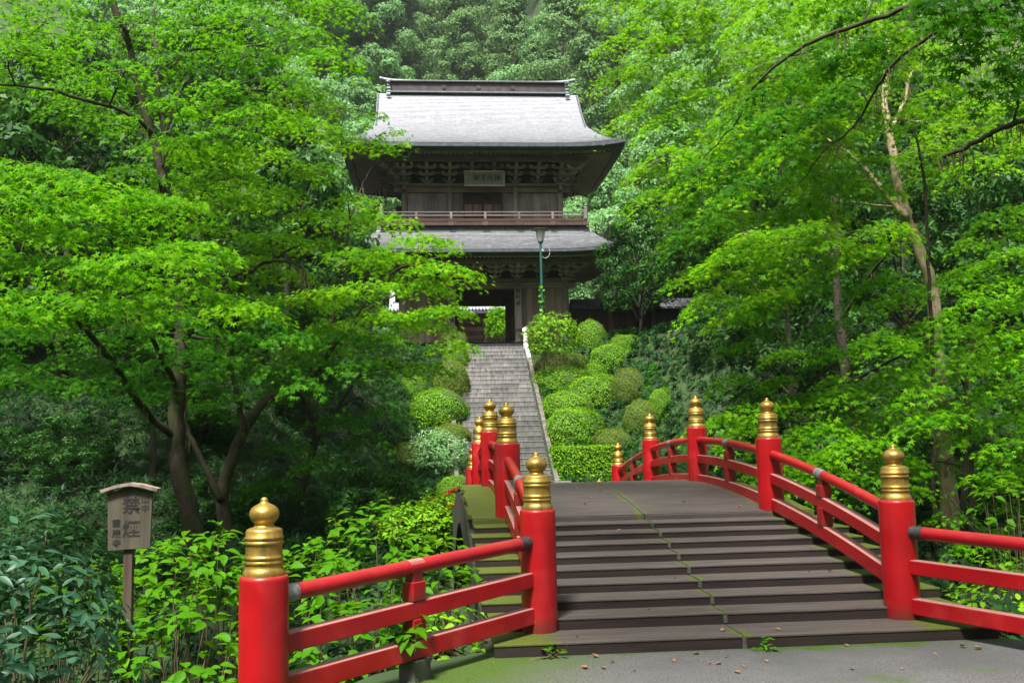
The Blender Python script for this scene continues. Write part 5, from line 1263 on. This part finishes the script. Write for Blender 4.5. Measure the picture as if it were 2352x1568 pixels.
# evergreen in front of the wall, right of the gate
e0 = at(1470, 780, 31.5); plant(PE_[0], 'evergreen_tree', 'dark glossy evergreen with a slim pale trunk before the boarded wall', 'tree', (e0[0], e0[1], float(zfun(e0[0], e0[1])) - .1), 'evergreens on the banks', .4, (.72, .72, .80))
ev = []
for k in range(400):
    side = -1 if len(ev) % 2 else 1
    X, Y = side * rng.uniform(5.5, 24), rng.uniform(19.5, 46)
    if side > 0 and X < 8.5 and Y < 36: continue
    if side < 0 and X > -6.5 and Y < 34: continue
    if abs(X) < 9 and Y > 32: continue
    if 11 < Y and abs(X - 13) < 6 and 42 < Y: continue
    px_, py_, _z = pix((X, Y, float(zfun(X, Y)) + 3))
    if not -100 < px_ < 2450 or any((X - a) ** 2 + (Y - b) ** 2 < 12 for a, b in ev): continue
    ev.append((X, Y))
    if len(ev) >= 40: break
for i, (X, Y) in enumerate(ev):
    plant(PE_[i % 3], 'evergreen_tree', 'dark evergreen in the shade behind the %s maples' % ('left' if X < 0 else 'right'), 'tree', (X, Y, float(zfun(X, Y)) - .1), 'evergreens on the banks', rng.uniform(0, 6), rng.uniform(.9, 1.35))
for i, (X, Y, sc_, lab) in enumerate(((9.2, 43.5, .75, 'light green tree rising behind the right end of the lower gate roof'), (12.2, 40.5, .8, 'rounded tree behind the middle of the dark boarded wall'), (16, 39.5, .9, 'rounded tree behind the far end of the dark boarded wall'),
        (8.6, 50, .9, 'light tree behind the right side of the gate'), (-9.6, 43.5, .8, 'light green tree behind the left end of the gate roofs'), (-12.5, 39, .8, 'rounded tree on the bank left of the gate'))):
    plant(PB_[i % 3], 'broadleaf_tree', lab, 'tree', (X, Y, float(zfun(X, Y)) - .3), 'trees round the gate', i * 1.3, sc_)
sp_ = []
for k in range(3000):
    X, Y = rng.choice((-1, 1)) * rng.uniform(2.6, 20), rng.uniform(13, 34)
    if X > 0 and X < 7.2 and Y > 15: continue
    if X < 0 and X > -5.2 and Y > 20: continue
    z_ = float(zfun(X, Y)); px_, py_, _z = pix((X, Y, z_ + .5))
    if not -60 < px_ < 2420 or any((X - a) ** 2 + (Y - b) ** 2 < 3.2 for a, b in sp_): continue
    sp_.append((X, Y)); sc_ = rng.uniform(.26, .44)
    cm, tm = PE_[k % 3]; T = thing('evergreen_shrub', 'dark rounded evergreen shrub in the undergrowth of the %s slope' % ('left' if X < 0 else 'right'), 'shrub', (X, Y, z_ - .25), 'dark shrubs on the shaded slopes')
    put('crown', cm, T, (X, Y, z_ - .45), (0, 0, rng.uniform(0, 6)), (sc_ * 1.15, sc_ * 1.15, sc_ * .85))['kind'] = 'stuff'
    if len(sp_) >= 64: break
# the wooded hillside
spots = []
for (px, py, Y, kind, sc_, lab) in ((1035, 150, 150, 1, 2.2, 'largest dark cedar in the middle of the hillside above the gate roof'), (1245, 110, 165, 1, 2.1, 'dark cedar on the hillside behind the right half of the roof ridge'),
        (1190, 190, 128, 0, 1.9, 'pale green rounded tree directly behind the right half of the roof ridge'), (1320, 205, 122, 0, 1.6, 'bright rounded tree at the right end of the roof ridge'), (880, 200, 115, 0, 1.2, 'pale blue green tree behind the left end of the roof ridge'),
        (830, 90, 165, 0, 2.0, 'broad pale tree on the hillside left of the big cedar'), (1000, 195, 110, 0, .9, 'small yellow green treetop peeping over the roof ridge')):
    p = at(px, py, Y); spots.append((p[0], Y)); z = float(zfun(p[0], Y)); pr_ = (PC_ if kind else PB_)[len(spots) % (2 if kind else 3)]
    plant(pr_, 'cedar_tree' if kind else 'broadleaf_tree', lab, 'tree', (p[0], Y, z - .3), 'trees on the wooded hillside', rng.uniform(0, 6), sc_)
cnt = 0
for Y in np.arange(98, 322, 10.2):
    sx_ = 10.5 + (Y - 98) * .010
    for X in np.arange(-130, 130, sx_):
        x, y = X + rng.uniform(-3.4, 3.4), Y + rng.uniform(-4, 4)
        px_, py_, _z = pix((x, y, float(zfun(x, y)) + 9))
        if not (250 < px_ < 2050) or py_ < -190 or py_ > 620: continue
        if any((x - a) ** 2 + (y - b) ** 2 < 45 for a, b in spots): continue
        cedar = (math.sin(x * .06 + 1) + math.sin(y * .04 + x * .03) > -.05); cnt += 1
        plant((PC_[cnt % 2] if cedar else PB_[cnt % 3]), 'cedar_tree' if cedar else 'broadleaf_tree', 'dark pointed cedar among the crowns of the wooded hillside' if cedar else 'rounded green tree among the crowns of the wooded hillside', 'tree', (x, y, float(zfun(x, y)) - .4), 'trees on the wooded hillside', rng.uniform(0, 6), rng.uniform(1.4, 2.0))
for i, (x, y) in enumerate(((10.5, 56), (14.5, 57), (18, 49), (21, 55), (12, 64), (18, 65), (25, 60), (7.5, 66), (1, 72), (-7, 70), (-11, 58), (-15, 50), (-13, 66), (14, 76), (4, 82), (-6, 84), (22, 80), (30, 72), (-20, 60), (-24, 74))):
    plant(PB_[i % 3], 'broadleaf_tree', 'rounded tree in the belt of woodland behind the temple court', 'tree', (x, y, float(zfun(x, y)) - .3), 'trees behind the temple court', i * 1.1, 1.0 if y < 66 else 1.25)

# ================================================================== UNDERGROWTH
def under(name, label, xr, yr, n, tmpl, size, mat, keep, up=.6):
    X = rng.uniform(*xr, n); Y = rng.uniform(*yr, n); q = keep(X, Y); X, Y = X[q], Y[q]; Z = zfun(X, Y)
    e = .2; N_ = np.stack([-(zfun(X + e, Y) - Z) / e, -(zfun(X, Y + e) - Z) / e, np.ones(len(X))], 1)
    P_ = np.stack([X, Y, Z + rng.uniform(0, .35, len(X)) ** 1.0], 1); o = P_.mean(0); o[2] = 0
    ob = put(name, scatter(name, tmpl, P_ - o, nrm(N_) + rng.normal(size=P_.shape) * .5 + np.array((0, -.2, up)), unit(len(X)), rng.uniform(*size, len(X)), MAT[mat]), None, o)
    return tag(ob, label, 'undergrowth', None, 'stuff')
off = lambda X, Y: ~((np.abs(X) < 1.9) & (Y > 21)) & ~((np.abs(X) < 2.15) & (Y > -.6) & (Y < 13.2)) & ~((np.abs(X) < 7.3) & (Y > 33))
RO = [rosette(7, .11, .55, i) for i in range(2)]; RB = rosette(6, .22, .35, 9)
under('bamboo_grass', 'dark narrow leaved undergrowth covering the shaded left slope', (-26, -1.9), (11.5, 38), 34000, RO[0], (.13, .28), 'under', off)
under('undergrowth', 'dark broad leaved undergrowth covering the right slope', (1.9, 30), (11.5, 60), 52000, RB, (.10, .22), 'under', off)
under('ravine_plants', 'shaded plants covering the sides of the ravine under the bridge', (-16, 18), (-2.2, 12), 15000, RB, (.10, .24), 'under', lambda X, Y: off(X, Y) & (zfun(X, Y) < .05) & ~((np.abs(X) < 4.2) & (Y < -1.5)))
under('ground_plants', 'small fresh green leaves between the clipped bushes', (-4.2, 6.2), (14, 33), 6500, RO[1], (.08, .19), 'mapledark', lambda X, Y: off(X, Y) & (np.abs(X) > 1.75))
# ferny weeds at the foot of the steps
for px, py, lab in ((1758, 1478, 'small weed growing at the foot of the first step right of the seam'), (1265, 1490, 'tiny weed at the foot of the first step near the left post')):
    p = atz_ = at(px, py, -.56); shrub('weed', lab, (p[0], -.58, .225), .05, 24, kite_leaf(.2), (.04, .08), 'broad', cat='weed', whorl=6, stems=1, low=-.1)
# fallen leaves
for i in range(40):
    if i < 9: x, y = rng.uniform(-1.3, 1.4), rng.uniform(3.1, 6.0); z = decktop(y) + .006
    elif i < 18: k = int(rng.integers(0, 8)); x, y = rng.uniform(-1.3, 1.4), stepY[k] + rng.uniform(.05, .3); z = SZ[k] + .006
    else: x, y = rng.uniform(-1.7, 2.3), -.56 - abs(rng.normal()) * .45; z = .200
    f = put('fallen_leaf', scatter('fallen_leaf', ovate_leaf(.32, fold=.2, droop=-.2), np.zeros((1, 3)), np.array([(0, 0, 1.)]) + rng.normal(size=(1, 3)) * .15, unit(1) * (1, 1, 0), [rng.uniform(.03, .07)], MAT['litter']), None, (x, y, z))
    tag(f, 'small dry leaf lying on the bridge boards or the path', 'leaf', 'fallen leaves on the bridge and path')
